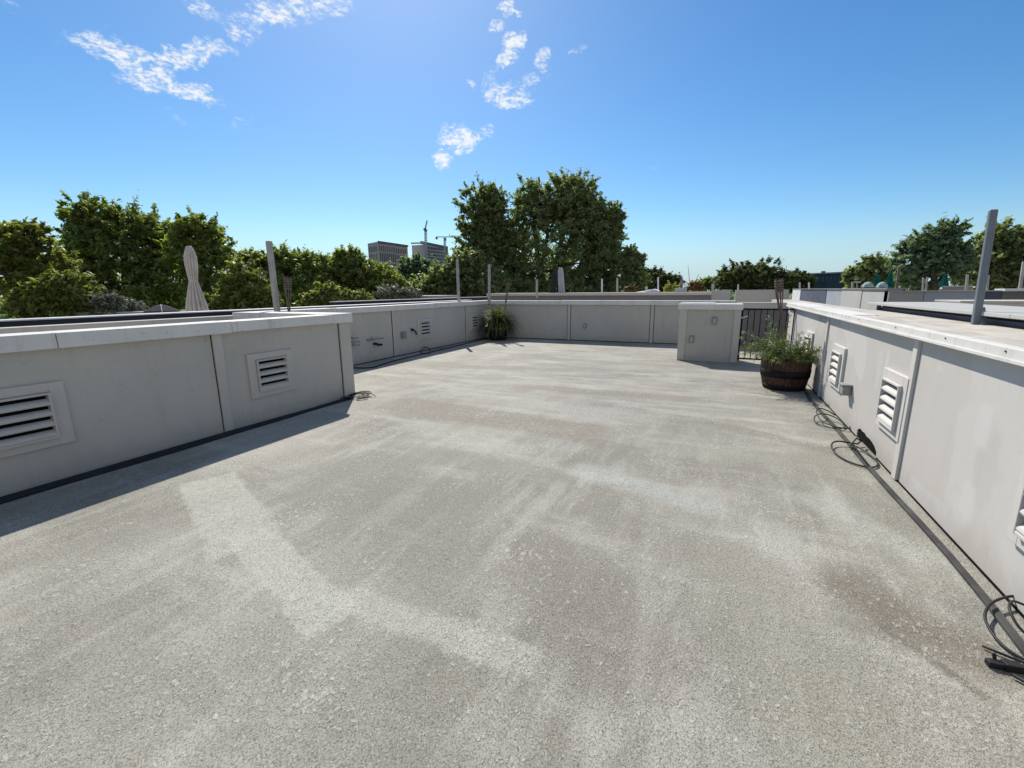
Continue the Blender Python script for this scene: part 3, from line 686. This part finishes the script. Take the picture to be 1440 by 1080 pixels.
# ------------------------------------------------------------------ umbrellas
def closed_umbrella(label, base, h, r, mat, grp, prof=None, seed=1, lean=(0,0)):
    o = thing("closed_umbrella", label, "umbrella", base, grp); r_ = random.Random(seed); base = Vector(base)
    n = 112
    prof = prof or [(.20,1.0),(.30,.985),(.42,.94),(.55,.84),(.55,.72),(.47,.58),(.40,.49),(.37,.455),(.42,.42),(.62,.28),(.86,.10),(1.0,.0)]
    ph = [r_.uniform(-.3,.3) for _ in range(12)]; m = MB(); v = []
    for q, z in prof:
        for j in range(n):
            t = 2*math.pi*j/n; fold = 1+.55*(abs(math.sin(6.5*t+ph[0]+.5*math.sin(z*4)))**.8-.6)*min(1,(1.06-z)*4)
            zz = z*h-(.05*h*abs(math.sin(6.5*t+ph[0]+.5*math.sin(z*4))) if z < .05 else 0)
            v.append((base.x+q*r*fold*math.cos(t)+lean[0]*z, base.y+q*r*fold*math.sin(t)+lean[1]*z, base.z+.55+zz))
    k = len(prof)
    m.add(v, [(i*n+j, (i+1)*n+j, (i+1)*n+(j+1)%n, i*n+(j+1)%n) for i in range(k-1) for j in range(n)]+[tuple(range(n))])
    obj("canopy", m, mat, o, 0, True)
    obj("pole", MB().tube([base, base+Vector((lean[0],lean[1],h+.58))], .025, 8), IRON, o)
    if prof[0][0] == .20:
        c = Vector((base.x+lean[0]*.455, base.y+lean[1]*.455, base.z+.55+h*.455))
        obj("strap", MB().lathe(c, [(r*.40,-.012*h),(r*.41,.012*h),(r*.37,.012*h),(r*.37,-.012*h)], 24), mat, o)
    return o
ug = "closed umbrellas on the roofs"
COLUMN = [(.30,1.0),(.62,.985),(.78,.93),(.82,.8),(.84,.6),(.88,.4),(.92,.2),(1.0,.0)]
CONE = [(.08,1.0),(.22,.94),(.36,.8),(.48,.6),(.50,.5),(.62,.35),(.8,.15),(.9,.0)]
p = at(277,435,12.5); hz = (435-349)*mpp(277,12.5)[0]
closed_umbrella("tall closed taupe umbrella tied at the waist, in front of the left trees", (p.x,p.y,p.z-.55), hz, .19, TAUPE, ug, None, 2, ((at(266,349,12.5)-p).x, (at(266,349,12.5)-p).y))
p = at(790,414,18.6)
closed_umbrella("closed pale grey umbrella standing next to a darker one", (p.x,p.y,p.z-.55), 37*mpp(790,18.6)[0],   .115, CANVASW, ug, COLUMN, 3, (-.07,0))
p = at(776,414,18.9)
closed_umbrella("closed charcoal umbrella just left of the pale grey one", (p.x,p.y,p.z-.55), 34*mpp(776,18.9)[0], .115, CANVASD, ug, COLUMN, 4, (.16,0))
for k, (px, yb, yt, D, w, lab) in enumerate(((1232,404,385,21,.12,"closed green umbrella between the two faded mint parasols"),(1250,403,382,20,.13,"closed green umbrella right of the mint parasols"),(1327,403,384,19,.11,"closed green umbrella alone under the dark right trees"))):
    p = at(px, yb, D); closed_umbrella(lab, (p.x,p.y,p.z-.55), (yb-yt)*mpp(px,D)[0], w, TEAL, ug, CONE, 7+k)
def open_parasol(label, c, r, h, mat):
    o = thing("open_parasol", label, "parasol", (c.x,c.y,c.z-1.5), "open mint parasols")
    prof = [(1,0),(.96,.2),(.8,.52),(.5,.82),(.12,1),(.11,.97),(.48,.78),(.78,.48),(.97,.0)]
    obj("canopy", MB().lathe(c, [(r*a, h*b) for a, b in prof], 8), mat, o)
    obj("pole", MB().tube([(c.x,c.y,c.z-1.5), (c.x,c.y,c.z+h*.98)], .025, 8), IRON, o)
open_parasol("faded mint open parasol, left of a green closed umbrella", at(1220,404,20), 7.8*mpp(1220,20)[0], 7.5*mpp(1220,20)[0], MINT)
open_parasol("faded mint open parasol, right of a green closed umbrella", at(1240,404.5,18.5), 7.4*mpp(1240,18.5)[0], 8*mpp(1240,18.5)[0], MINT)
p = at(228,440,14); s_ = mpp(228,14)[1]; zt = at(228,428.3,14).z
T = thing("furniture_cover", "black peaked weather cover left of the closed taupe umbrella", "cover", (p.x,p.y,-.2))
m = MB(); side = Vector((p.y,-p.x,0)).normalized(); aw = Vector((p.x,p.y,0)).normalized(); c0 = Vector((p.x,p.y,0))
def ring(hw, hd, z): return [c0+side*(i*hw)+aw*(j*hd)+Vector((0,0,z)) for i, j in ((-1,-1),(0,-1.15),(1,-1),(1.1,0),(1,1),(0,1.15),(-1,1),(-1.1,0))]
lv = [ring(30*s_,.5,-.2), ring(28*s_,.48,p.z-.02), ring(22*s_,.4,p.z+.06), ring(9*s_,.2,zt-.03), ring(2*s_,.05,zt)]
v = [q for l in lv for q in l]
m.add(v, [(i*8+j, i*8+(j+1)%8, i*8+8+(j+1)%8, i*8+8+j) for i in range(4) for j in range(8)]+[tuple(range(32,40))])
obj("cover_cloth", m, CANVASD, T)
obj("cover_seam", MB().tube([lv[1][1], lv[2][1], lv[3][1], lv[4][1]], .012, 6), MIDGREY, T)

# small things on the long far parapet
m = MB(); pa = [at(x, y, 18.0) for x, y in ((896,411.5),(902,410.5),(909,409.8),(914,408.2),(919,407.4),(924,408.6),(926.5,410.6))]
v = []
for q in pa: v += [(q.x,q.y-.35,1.412),(q.x,q.y-.30,q.z+.02),(q.x+.02,q.y+.25,q.z+.03),(q.x,q.y+.4,1.412)]
m.add(v, [(4*i+j, 4*i+4+j, 4*i+5+j, 4*i+1+j) for i in range(len(pa)-1) for j in range(3)])
tag(obj("draped_sheet", m, WHITEP, None, 0, True), "crumpled white sheet draped on the long parapet beyond the far wall", "sheet", kind="thing")
T = thing("roof_spire", "small mauve pyramid spire on a pale square box beyond the pier", "spire", at(957.5,411,18.2))
q = at(957.5,410.5,18.2); s = mpp(957,18.2)[0]
obj("plinth", MB().box((q.x-7.5*s,q.y-.2,1.405), (q.x+7*s,q.y+.2,1.405+5.5*s)), PALE, T, .004)
zt = 1.405+5.5*s
obj("spire_neck", MB().box((q.x-1.2*s,q.y-1.2*s,zt), (q.x+1.8*s,q.y+1.5*s,zt+6*s)), MAUVE, T)
obj("spire_roof", MB().lathe((q.x+.3*s,q.y,zt+6*s), [(3.6*s,0),(3.0*s,.6*s),(1.4*s,5.5*s),(.2*s,11*s)], 4), MAUVE, T)

# ------------------------------------------------------------------ trees
def rand_dirs(n):
    v = rng.normal(size=(n,3)); return v/np.linalg.norm(v, axis=1, keepdims=True)
def leaf_quads(cent, size, nb):
    n = len(cent); N = rand_dirs(n)+nb; N /= np.linalg.norm(N, axis=1, keepdims=True)
    a = np.cross(N, rand_dirs(n)); a /= np.linalg.norm(a, axis=1, keepdims=True)+1e-9; b = np.cross(N, a)
    L = (size*rng.uniform(.55, 1.35, n)).reshape(-1,1); w = L*rng.uniform(.28,.5,(n,1)); k = N*L*.18
    return np.stack([cent-a*L, cent+b*w+k, cent+a*L, cent-b*w+k], axis=1)
def tree(label, lobes, D, mat, leaf=.2, dens=.8, depth=.8, name="tree", cat="tree", grp=None, gz=-9.5, trunk=.3, clump=.17, stray=.26, per=34):
    """lobes: (px, py, rx, ry) of each crown mass in photo pixels, set D metres away with real depth"""
    Ls = []
    for lb in lobes:
        cx, cy, rx, ry = lb[:4]; dd = D+(lb[4] if len(lb) > 4 else 0); mh, mw = mpp(cx, dd); c = at(cx, cy, dd)
        Ls.append((np.array(c), np.array([rx*mw, max(rx*mw*depth, ry*mh*.5), ry*mh]), Vector((c.x,c.y,0)).normalized()))
    ctr = sum(l[0] for l in Ls)/len(Ls); base = Vector((ctr[0], ctr[1], gz))
    o = thing(name, label, cat, base, grp)
    Q = []; tm = MB(); low = min(l[0][2]-l[1][2]*.5 for l in Ls); fork = Vector((base.x, base.y, gz+(low-gz)*.75))
    tm.tube([base, base.lerp(fork,.5)+Vector((random.uniform(-.15,.15),random.uniform(-.15,.15),0)), fork], [trunk*1.25, trunk, trunk*.85], 10)
    for c, r, away in Ls:
        vol = r[0]*r[1]*r[2]; rc = .82*clump*(vol**(1/3))+.05
        ncl = int(max(10, dens*.72*26*(r[0]*r[1]*r[2])**(2/3)/(rc*rc*3.2)))
        ncl = min(ncl, 170)
        dirs = rand_dirs(ncl); rad = rng.uniform(0,1,ncl)**.36*.97
        out = rng.random(ncl) < stray; rad[out] = rng.uniform(.95,1.2,out.sum())
        X = np.array([away.y, -away.x, 0]); Y = np.array(away)
        loc = dirs*rad.reshape(-1,1)*r; P = c+loc[:,:1]*X+loc[:,1:2]*Y+loc[:,2:]*np.array([0,0,1.])
        for k in range(ncl):
            rr = rc*(rng.uniform(.4,.7) if out[k] else rng.uniform(.65,1.2)); n = int(1.9*per*(rr/rc)**2*rng.uniform(.5,1.4))+8
            g_ = rng.normal(size=(n,3))*rr*np.array([.55,.55,.40])
            if out[k] or k % 3 == 0:
                ax = dirs[k]+np.array([0,0,.35]); ax = ax[0]*X+ax[1]*Y+ax[2]*np.array([0,0,1.]); ax /= np.linalg.norm(ax)
                g_ = g_*.55+np.outer(rng.normal(size=n)*rr*1.15, ax)
            g_[:,2] -= .10*rr*(g_[:,0]**2+g_[:,1]**2)/(rr*rr)
            nb = np.array([0,0,.7])+.6*dirs[k]*rad[k]
            Q.append(leaf_quads(P[k]+g_, leaf*.62, nb))
        lc = Vector(c)-Vector((0,0,r[2]*.35)); mid = fork.lerp(lc,.5)+Vector((random.uniform(-.4,.4),random.uniform(-.4,.4),.3))
        tm.tube([fork, mid, lc, Vector(c)+Vector((0,0,r[2]*.4))], [trunk*.6, trunk*.42, trunk*.28, trunk*.1], 7)
        for k in rng.choice(ncl, min(ncl, 16), replace=False):
            e = Vector(P[k]); s0 = lc.lerp(Vector(c), random.random()); tm.tube([s0, s0.lerp(e,.5)+Vector((0,0,.15*r[2]*random.uniform(-.3,1))), e], [trunk*.17, trunk*.11, trunk*.04], 5, False)
    obj("trunk", tm, BARK, o); obj("crown", np.concatenate(Q), mat, o)
    return o
tg = "trees around the roofs"
tree("tallest tree, a broad dark plane tree at the middle of the skyline", [(676,300,30,38),(690,292,22,28),(672,345,30,36),(700,340,20,30),(770,310,56,56),(800,278,38,30),(750,288,24,28),(718,338,24,34),(815,295,34,34),(835,330,42,46),(790,370,85,45),(722,386,50,32),(740,402,90,16),(830,398,60,16),(862,310,16,20),(850,365,30,45)], 42, LEAF_DARK, .25, .70, .75, grp=tg, trunk=.55, per=40, clump=.15)
tree("slim small tree leaning against the right side of the tall plane tree", [(888,366,17,16),(890,392,20,22)], 38, LEAF_DARK, .24, 1, grp=tg, trunk=.2)
tree("big wind-tossed dark tree left of the taupe umbrella", [(122,300,34,24),(112,340,26,34),(172,318,50,28),(215,335,45,35),(150,365,75,45),(215,385,60,45),(238,345,26,30),(110,390,50,40),(200,418,120,24)], 27, LEAF_MID, .165, .62, .8, grp=tg, trunk=.35)
tree("rounded tree directly behind the closed taupe umbrella", [(280,325,36,20),(300,348,32,24),(260,355,36,34),(290,385,46,42)], 25, LEAF_MID, .165, .62, grp=tg, trunk=.28)
tree("olive green tree with thin top at the picture's left edge", [(34,332,36,20),(20,365,50,34),(60,385,34,28),(88,382,26,34),(-20,345,40,36),(30,405,60,36)], 24, LEAF_OLIVE, .165, .6, grp=tg, trunk=.28)
tree("bright yellow-green bush at far left, just above the white cap line", [(95,412,42,26),(55,425,40,20),(130,425,24,16)], 19, LEAF_YELLOW, .15, 1.0, name="bush", cat="bush", grp="bushes beyond the left parapet", trunk=.1)
tree("silvery grey bush left of the black canopy roof", [(150,427,24,14),(178,432,24,10)], 18.5, LEAF_GREY, .11, 1, name="bush", cat="bush", grp="bushes beyond the left parapet", trunk=.08)
tree("yellow-green bush between the taupe umbrella and the leaning post", [(345,405,30,32),(330,425,34,22),(372,425,20,20)], 21, LEAF_YELLOW, .16, 1.05, name="bush", cat="bush", grp="bushes beyond the left parapet", trunk=.1)
tree("dark flat-topped tree behind the leaning grey post", [(350,372,30,18),(395,372,36,20),(435,376,32,20),(400,405,70,32)], 33, LEAF_MID, .24, 1.15, grp=tg, trunk=.28)
tree("yellow-green bush right of the square-headed torch", [(465,418,22,16),(500,422,18,12),(440,425,20,10)], 20, LEAF_YELLOW, .14, 1, name="bush", cat="bush", grp="bushes beyond the left parapet", trunk=.08)
tree("peaked dark tree left of the beige tower", [(490,370,24,18),(478,392,34,28),(520,392,36,22),(545,402,30,18)], 34, LEAF_MID, .24, 1.15, grp=tg, trunk=.28)
tree("dark conical evergreen in front of the gap between the two towers", [(585,376,22,14),(592,396,30,22),(560,400,28,18)], 60, LEAF_BLUE, .34, 1.1, grp=tg, trunk=.3)
tree("dark bushy tree directly behind the slim pale post on the far left parapet", [(655,372,20,18),(640,392,34,26),(670,400,40,30),(615,405,40,20),(690,408,30,20)], 36, LEAF_DARK, .24, 1.2, grp=tg, trunk=.28)
tree("grey-flowered bush in front of the small rooftop bulkhead", [(548,413,20,9),(575,415,16,8)], 22, LEAF_GREY, .1, .9, name="bush", cat="bush", grp="bushes beyond the left parapet", trunk=.06)
tree("low rounded tree sloping down right of the small slim tree", [(915,392,26,12),(935,397,22,10),(905,402,30,14)], 48, LEAF_FAR, .28, 1.1, grp=tg, trunk=.25)
tree("small far green tree behind the orange flowering bush", [(1002,398,14,7),(985,402,14,6)], 70, LEAF_MID, .35, 1, grp=tg, trunk=.2)
tree("wide bushy green tree behind the gate and barrel torch", [(1060,388,40,20),(1040,392,30,16),(1085,394,34,14)], 46, LEAF_FAR, .27, 1.15, grp=tg, trunk=.3)
tree("low dark tree left of the dark green building", [(1112,395,28,12),(1132,397,12,9)], 50, LEAF_FAR, .28, 1.1, grp=tg, trunk=.25)
tree("rounded dark tree right of the dark green building", [(1226,380,22,18),(1210,390,22,14),(1240,392,22,14)], 40, LEAF_DARK, .25, 1.2, grp=tg, trunk=.25)
tree("airy blue-green tree left of the thick steel post", [(1315,338,34,24),(1285,360,30,26),(1335,365,40,28),(1290,388,40,20),(1340,325,20,12)], 26, LEAF_BLUE, .15, .55, grp=tg, trunk=.25)
tree("dense dark tree behind and right of the thick steel post", [(1405,345,34,30),(1440,350,34,34),(1380,375,44,30),(1430,385,46,24),(1475,370,40,46)], 27, LEAF_DARK, .17, .9, grp=tg, trunk=.3)
tree("orange-leaved bush beside the mauve spire", [(975,402,8,5.5),(968,406,6,3.5),(984,405,6,4)], 20, LEAF_AUT, .06, .9, name="bush", cat="bush", grp="small roof plants", gz=1.2, trunk=.02)
tree("small orange and green bush beside the dull grey post", [(884,406,6,4),(890,405,5,5)], 20, LEAF_AUT, .05, .7, name="bush", cat="bush", grp="small roof plants", gz=1.2, trunk=.02)
tree("small yellow-green potted shrub left of the mauve spire", [(944,405,9,5)], 20, LEAF_OLIVE, .06, 1.1, name="bush", cat="bush", grp="small roof plants", gz=1.2, trunk=.02)
T = thing("dry_sprigs", "two bare dry stems rising from the orange-leaved bush", "plant", at(972,405,19.8))
obj("stem", MB().tube([at(971,404,19.8), at(969,390,19.8), at(967.5,373,19.8)], [.012,.01,.006], 5), BARK, T)
obj("stem", MB().tube([at(975,404,19.8), at(979,394,19.8), at(983,385,19.8)], [.012,.01,.006], 5), BARK, T)
# far wood along the horizon, one mass
Q = []
for k in range(420):
    px = rng.uniform(-160, 1600); D = rng.uniform(150, 420); p = at(px, 407, D); h = rng.uniform(7.5,11.5)
    n = 46; cc = np.array([p.x, p.y, -9.5+h*.6])+rng.normal(size=(n,3))*np.array([4.5,4.5,h*.26]); Q.append(leaf_quads(cc, 1.1, np.array([0,0,.7])))
tag(obj("far_woodland", np.concatenate(Q), LEAF_BLUE), "dark green woodland along the horizon beyond the roofs", "woodland", kind="stuff")

# ------------------------------------------------------------------ far buildings
def skybox(label, corners, D, ztop, name, body, slope=0):
    pass
def tower(label, pL, pC, pR, D, yt, leans=(0,0)):
    """two visible faces meeting at pixel column pC; returns the corner points on the ground and the tops"""
    a, c, b = at(pL[0],yt[0],D+14), at(pC[0],yt[1],D), at(pR[0],yt[2],D+22)
    o = thing("tower_block", label, "tower", (c.x,c.y,-9.5)); back = a+b-c
    v = [(q.x,q.y,-9.5) for q in (a,c,b,back)]+[(q.x,q.y,q.z) for q in (a,c,b)]+[(back.x,back.y,(a.z+b.z)/2)]
    obj_ = MB().add(v, [(0,1,5,4),(1,2,6,5),(2,3,7,6),(3,0,4,7),(4,5,6,7),(3,2,1,0)])
    return o, obj_, a, b, c
def facade(a, b, u, z, out=.3):          # point on the vertical face a-b at fraction u, height z, set proud
    d = Vector((b.x-a.x, b.y-a.y, 0)); n = Vector((d.y, -d.x, 0)).normalized()
    if n.dot(Vector((a.x,a.y,0))) > 0: n = -n
    p = Vector((a.x,a.y,z))+d*u+n*out; return p, d.normalized(), n
o, body, a, b, c = tower("beige office tower with tall narrow window slits, left of the cranes", (517,), (531,), (573,), 330, (342.5,340,346))
obj("wall_body", body, CONCB, o)
sz = lambda y: at(550, y, 335).z
def window(o, a, b, u0, u1, z0, z1, mat):
    p, d, n = facade(a, b, u0, z0, .02); q, _, _ = facade(a, b, u1, z0, .02)
    m = MB().add([p, q, q+n*.25, p+n*.25]+[x+Vector((0,0,z1-z0)) for x in (p, q, q+n*.25, p+n*.25)], [(0,1,2,3),(7,6,5,4),(3,2,6,7),(0,4,5,1),(1,5,6,2),(0,3,7,4)])
    return obj("window", m, mat, o)
for r_, (yt, yb_) in enumerate(((346.5,354.5),(356,368),(370.5,374),(376,379.5))):
    nn = 15
    for i in range(nn):
        u = .04+.92*i/nn; window(o, c, b, u, u+(.028 if r_ else .018), sz(yb_), sz(yt)-(.6 if i > 8 else 0), GLASSD)
for r_, (yt, yb_) in enumerate(((347,354),(357,367))):
    for i in range(5): u = .1+.17*i; window(o, a, c, u, u+.07, sz(yb_), sz(yt), GLASSD)
p, d_, n_ = facade(c, b, 0, c.z, .3)
obj("roof_parapet", MB().bar(Vector((c.x,c.y,c.z))+n_*.4, Vector((b.x,b.y,b.z))+n_*.4, .8, 1.2), MAUVE, o)
o, body, a, b, c = tower("tower under construction with open dark floors, behind the two cranes", (579,), (597,), (630,), 350, (345,344,350))
obj("wall_body", body, CONCG, o)
sz = lambda y: at(600, y, 352).z
for i in range(9):
    for j in range(7):
        u = .03+.95*i/9; y0 = 346+4.7*j; window(o, c, b, u, u+.085, sz(y0+3.9), sz(y0+.2)-.0-(.9*u), [GLASSD,DARKWALL,GLASSD][(i*3+j)%3])
q0, q1 = at(578,342.5,348), at(629,348.5,370); q2 = at(590,340.5,352)
obj("roof_slab", MB().bar(q0+Vector((0,0,.2)), at(600,341.5,349), 1.5, .9), STEEL, o)
obj("roof_slab", MB().bar(at(592,341,350), q1, 1.5, 2.0), DARKWALL, o)
obj("scaffold_post", MB().bar(at(629.5,352,371), at(629.5,392,371), .8), CONCG, o)
def lattice(m, p, q, w, n, r):
    p, q = Vector(p), Vector(q); d = (q-p).normalized(); s = d.cross(Vector((0,1,0)) if abs(d.y) < .8 else Vector((0,0,1))).normalized(); t = d.cross(s)
    cs = [(s*i+t*j)*(w/2) for i, j in ((-1,-1),(1,-1),(1,1),(-1,1))]
    for c in cs: m.bar(p+c, q+c, r)
    for k in range(n):
        a, b = p.lerp(q, k/n), p.lerp(q, (k+1)/n)
        for i in range(4): m.bar(a+cs[i], b+cs[(i+1)%4], r*.7)
    return m
T = thing("tower_crane", "tall luffing tower crane with raised jib in front of the unfinished tower", "crane", at(599.5,395,340))
obj("mast", lattice(MB(), at(600,396,340), at(598.5,324,340), 1.2, 24, .28), STEEL, T)
obj("cab", MB().bar(at(596.6,321,340), at(599.6,325.5,340), 1.6, 2.0), DARKWALL, T)
obj("jib", lattice(MB(), at(598,322,340), at(600.6,310,340), .6, 8, .2), STEEL, T)
T = thing("tower_crane", "hammerhead tower crane with a long level jib reaching towards the plane tree", "crane", at(625.5,395,360))
obj("mast", lattice(MB(), at(625.8,396,360), at(625.5,334,360), 1.2, 22, .28), STEEL, T)
obj("jib", lattice(MB(), at(613,333.2,360), at(650,333,360), .6, 22, .16), STEEL, T)
obj("cab", MB().bar(at(624.6,336.5,360), at(627.6,336.5,360), 1.5, 1.8), DARKWALL, T)
obj("counterweight", MB().bar(at(612.5,335,360), at(615.5,335,360), 1.5, 1.6), DARKWALL, T)
T = thing("radio_mast", "hair-thin radio mast above the trees left of the beige tower", "mast", at(462,395,300))
obj("shaft", lattice(MB(), at(462,395,300), at(461,355,300), .5, 16, .12), STEEL, T)
obj("platform", MB().bar(at(461,371,300), at(463.4,371,300), .6, .8), STEEL, T)
T = thing("long_building", "long low dark green building between trees right of the gate", "building", at(1165,400,110))
a, b = at(1138,384.5,110), at(1200,383.5,104); a.z = b.z
d = (b-a); n = Vector((-d.y, d.x, 0)).normalized()*10
if n.dot(Vector((a.x,a.y,0))) < 0: n = -n
v = [(q.x,q.y,-9.5) for q in (a,b,b+n,a+n)]+[(q.x,q.y,a.z) for q in (a,b,b+n,a+n)]
obj("wall_body", MB().add(v, [(0,1,5,4),(1,2,6,5),(2,3,7,6),(3,0,4,7),(4,5,6,7),(3,2,1,0)]), GREENB, T)
obj("roof_edge", MB().bar(a+Vector((0,0,.12)), b+Vector((0,0,.12)), .6, .25), MIDGREY, T)
obj("roof_unit", MB().bar(at(1155,382.6,108), at(1161,382.6,108), .9, .35).bar(at(1158,383.5,108), at(1158,382.4,108), .3), DARKWALL, T)
for i in range(10):
    for zz in (1.2, -1.6):
        u = .04+.095*i; p0 = a.lerp(b,u); p1 = a.lerp(b,u+.055); nn = -n.normalized()*.05
        m = MB().add([(p0.x+nn.x,p0.y+nn.y,EYE+zz),(p1.x+nn.x,p1.y+nn.y,EYE+zz),(p1.x+nn.x,p1.y+nn.y,EYE+zz+1.1),(p0.x+nn.x,p0.y+nn.y,EYE+zz+1.1),(p0.x,p0.y,EYE+zz),(p1.x,p1.y,EYE+zz),(p1.x,p1.y,EYE+zz+1.1),(p0.x,p0.y,EYE+zz+1.1)], [(0,1,2,3),(0,4,5,1),(3,2,6,7),(0,3,7,4),(1,5,6,2)])
        obj("window", m, SLATE, T)

# ------------------------------------------------------------------ light and sky
SUN = Vector((-.75, .97, 1.2)).normalized(); EL = math.asin(SUN.z); ROT = math.atan2(SUN.x, SUN.y)
sl = bpy.data.lights.new("sun", 'SUN'); sl.energy = 4.1; sl.angle = math.radians(.53); sl.color = (1,.935,.83)
so = bpy.data.objects.new("sun", sl); C.objects.link(so); so.rotation_euler = (-SUN).to_track_quat('-Z','Y').to_euler(); so.location = SUN*30
w = bpy.data.worlds.new("World"); SC.world = w; w.use_nodes = True; nt = w.node_tree; nt.nodes.clear()
t = NT.__new__(NT); t.t = nt; t.m = None
out = nt.nodes.new('ShaderNodeOutputWorld'); bg = nt.nodes.new('ShaderNodeBackground'); STR = .08
sky = nt.nodes.new('ShaderNodeTexSky'); sky.sky_type = 'NISHITA'; sky.sun_disc = False; sky.sun_elevation = EL; sky.sun_rotation = ROT
sky.altitude = 0; sky.air_density = 1.0; sky.dust_density = .36; sky.ozone_density = 4.0
tc = nt.nodes.new('ShaderNodeTexCoord').outputs['Generated']
wv = t.vm('SUBTRACT', t.noise(tc, 13, 3, .6, 0, True), (.5,.5,.5)); wv2 = t.vm('SUBTRACT', t.noise(tc, 48, 3, .65, 0, True), (.5,.5,.5))
tw = t.vm('ADD', tc, t.vm('ADD', t.vm('MULTIPLY', wv, (.05,.05,.05)), t.vm('MULTIPLY', wv2, (.03,.03,.03))))
nz = t.noise(tc, 26, 7, .62, .6); nf = t.noise(t.mapp(tc, (1,1,2.2)), 70, 5, .65, .3)
n9 = t.noise(t.mapp(tc, (1,1,1.8)), 150, 4, .65, .3)
nn = t.math('ADD', t.math('ADD', t.math('MULTIPLY', nz, .40), t.math('MULTIPLY', nf, .45)), t.math('MULTIPLY', n9, .25))
clouds = [(20,4,55,16,0,.45),(165,72,62,15,12,.95),(262,78,72,15,-4,.9),(205,100,45,18,30,1),(240,125,70,12,11,.95),(282,14,32,14,25,.75),(350,45,26,15,20,.75),(410,14,72,22,-6,1.0),(255,166,34,6,12,.4),(335,168,16,6,-20,.5),(130,45,24,8,-30,.35),
 (711,8,13,10,20,.95),(722,17,12,5,-10,.7),(700,35,13,7,-15,.9),(720,59,15,12,0,1.05),(710,83,15,12,-10,1),(695,99,8,5,-20,.75),(691,112,9,8,30,.8),(713,132,28,17,-8,1),(730,144,20,6,-5,.9),(665,122,7,6,0,.7),(762,84,12,14,10,.75),(745,110,24,6,-18,.65),(812,73,16,6,-12,.55),
 (643,198,24,19,0,1.05),(622,224,14,13,-40,1.05),(672,188,20,8,-12,.75),(629,180,14,7,0,.8),(685,182,8,7,0,.75),(912,218,14,3,-8,.35),(916,234,8,4,0,.4),(440,150,10,4,0,.3)]
cov = None
for cx, cy, rx, ry, ang, k in clouds:
    d0 = ray(cx, cy); depth = 1/1; n0 = d0.length; a = math.radians(-ang)
    dn = d0.normalized(); J = [(ray(cx+1,cy).normalized()-ray(cx-1,cy).normalized())/2, (ray(cx,cy+1).normalized()-ray(cx,cy-1).normalized())/2]
    g = Matrix(((J[0].dot(J[0]),J[0].dot(J[1])),(J[0].dot(J[1]),J[1].dot(J[1])))).inverted()
    px_, py_ = J[0]*g[0][0]+J[1]*g[0][1], J[0]*g[1][0]+J[1]*g[1][1]; a = math.radians(ang)
    U = (px_*math.cos(a)+py_*math.sin(a))/(rx*1.12); V = (-px_*math.sin(a)+py_*math.cos(a))/(ry*1.08)
    oU, oV = U.dot(dn), V.dot(dn)
    u = t.math('SUBTRACT', t.vm('DOT_PRODUCT', tw, tuple(U)), oU); v = t.math('SUBTRACT', t.vm('DOT_PRODUCT', tw, tuple(V)), oV); f = t.vm('DOT_PRODUCT', tc, tuple(dn))
    e = t.math('ADD', t.math('MULTIPLY', u, u), t.math('MULTIPLY', v, v)); e = t.math('ADD', e, t.math('MULTIPLY', t.math('LESS_THAN', f, .5), 9))
    mk = t.math('MULTIPLY', t.ss(e, 2.2, .0), k)
    cov = mk if cov is None else t.math('MAXIMUM', cov, mk)
den = t.math('MULTIPLY', cov, t.ss(nn, .37, .76, .10, 1.05))
# added clouds behind the camera, out of view, as neutral fill for the shade
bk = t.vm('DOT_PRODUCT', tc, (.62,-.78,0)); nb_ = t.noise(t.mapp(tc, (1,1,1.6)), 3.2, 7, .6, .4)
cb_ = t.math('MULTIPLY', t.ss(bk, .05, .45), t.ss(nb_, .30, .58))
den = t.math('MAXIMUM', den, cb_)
alpha = t.ss(den, .14, .80)
shade = t.ss(t.math('ADD', nf, t.math('MULTIPLY', den, .5)), .55, 1.0)
cc = t.mix(shade, (.76,.86,.98), (1.05,1.04,1.02))
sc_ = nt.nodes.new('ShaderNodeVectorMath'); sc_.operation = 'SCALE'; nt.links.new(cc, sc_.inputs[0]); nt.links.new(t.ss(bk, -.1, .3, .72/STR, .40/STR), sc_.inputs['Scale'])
hs = nt.nodes.new('ShaderNodeHueSaturation'); nt.links.new(sky.outputs[0], hs.inputs['Color']); hs.inputs['Saturation'].default_value = 1.24; hs.inputs['Value'].default_value = 1.13
zz = nt.nodes.new('ShaderNodeSeparateXYZ'); nt.links.new(tc, zz.inputs[0])
tn = t.mix(1.0, hs.outputs[0], (.95,1.03,1.03), 'MULTIPLY')
hz_ = t.mix(t.ss(zz.outputs[2], .14, .0, 0, .8), tn, tuple(c/STR for c in (.34,.47,.57)))   # pale blue horizon air
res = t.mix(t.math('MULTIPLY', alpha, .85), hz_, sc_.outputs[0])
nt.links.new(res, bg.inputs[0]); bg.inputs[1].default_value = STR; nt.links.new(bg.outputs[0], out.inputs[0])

SC.view_settings.view_transform = 'Standard'; SC.view_settings.look = 'None'; SC.view_settings.exposure = .42; SC.view_settings.gamma = 1
SC.render.engine = 'CYCLES'; SC.cycles.use_denoising = True; SC.cycles.max_bounces = 6
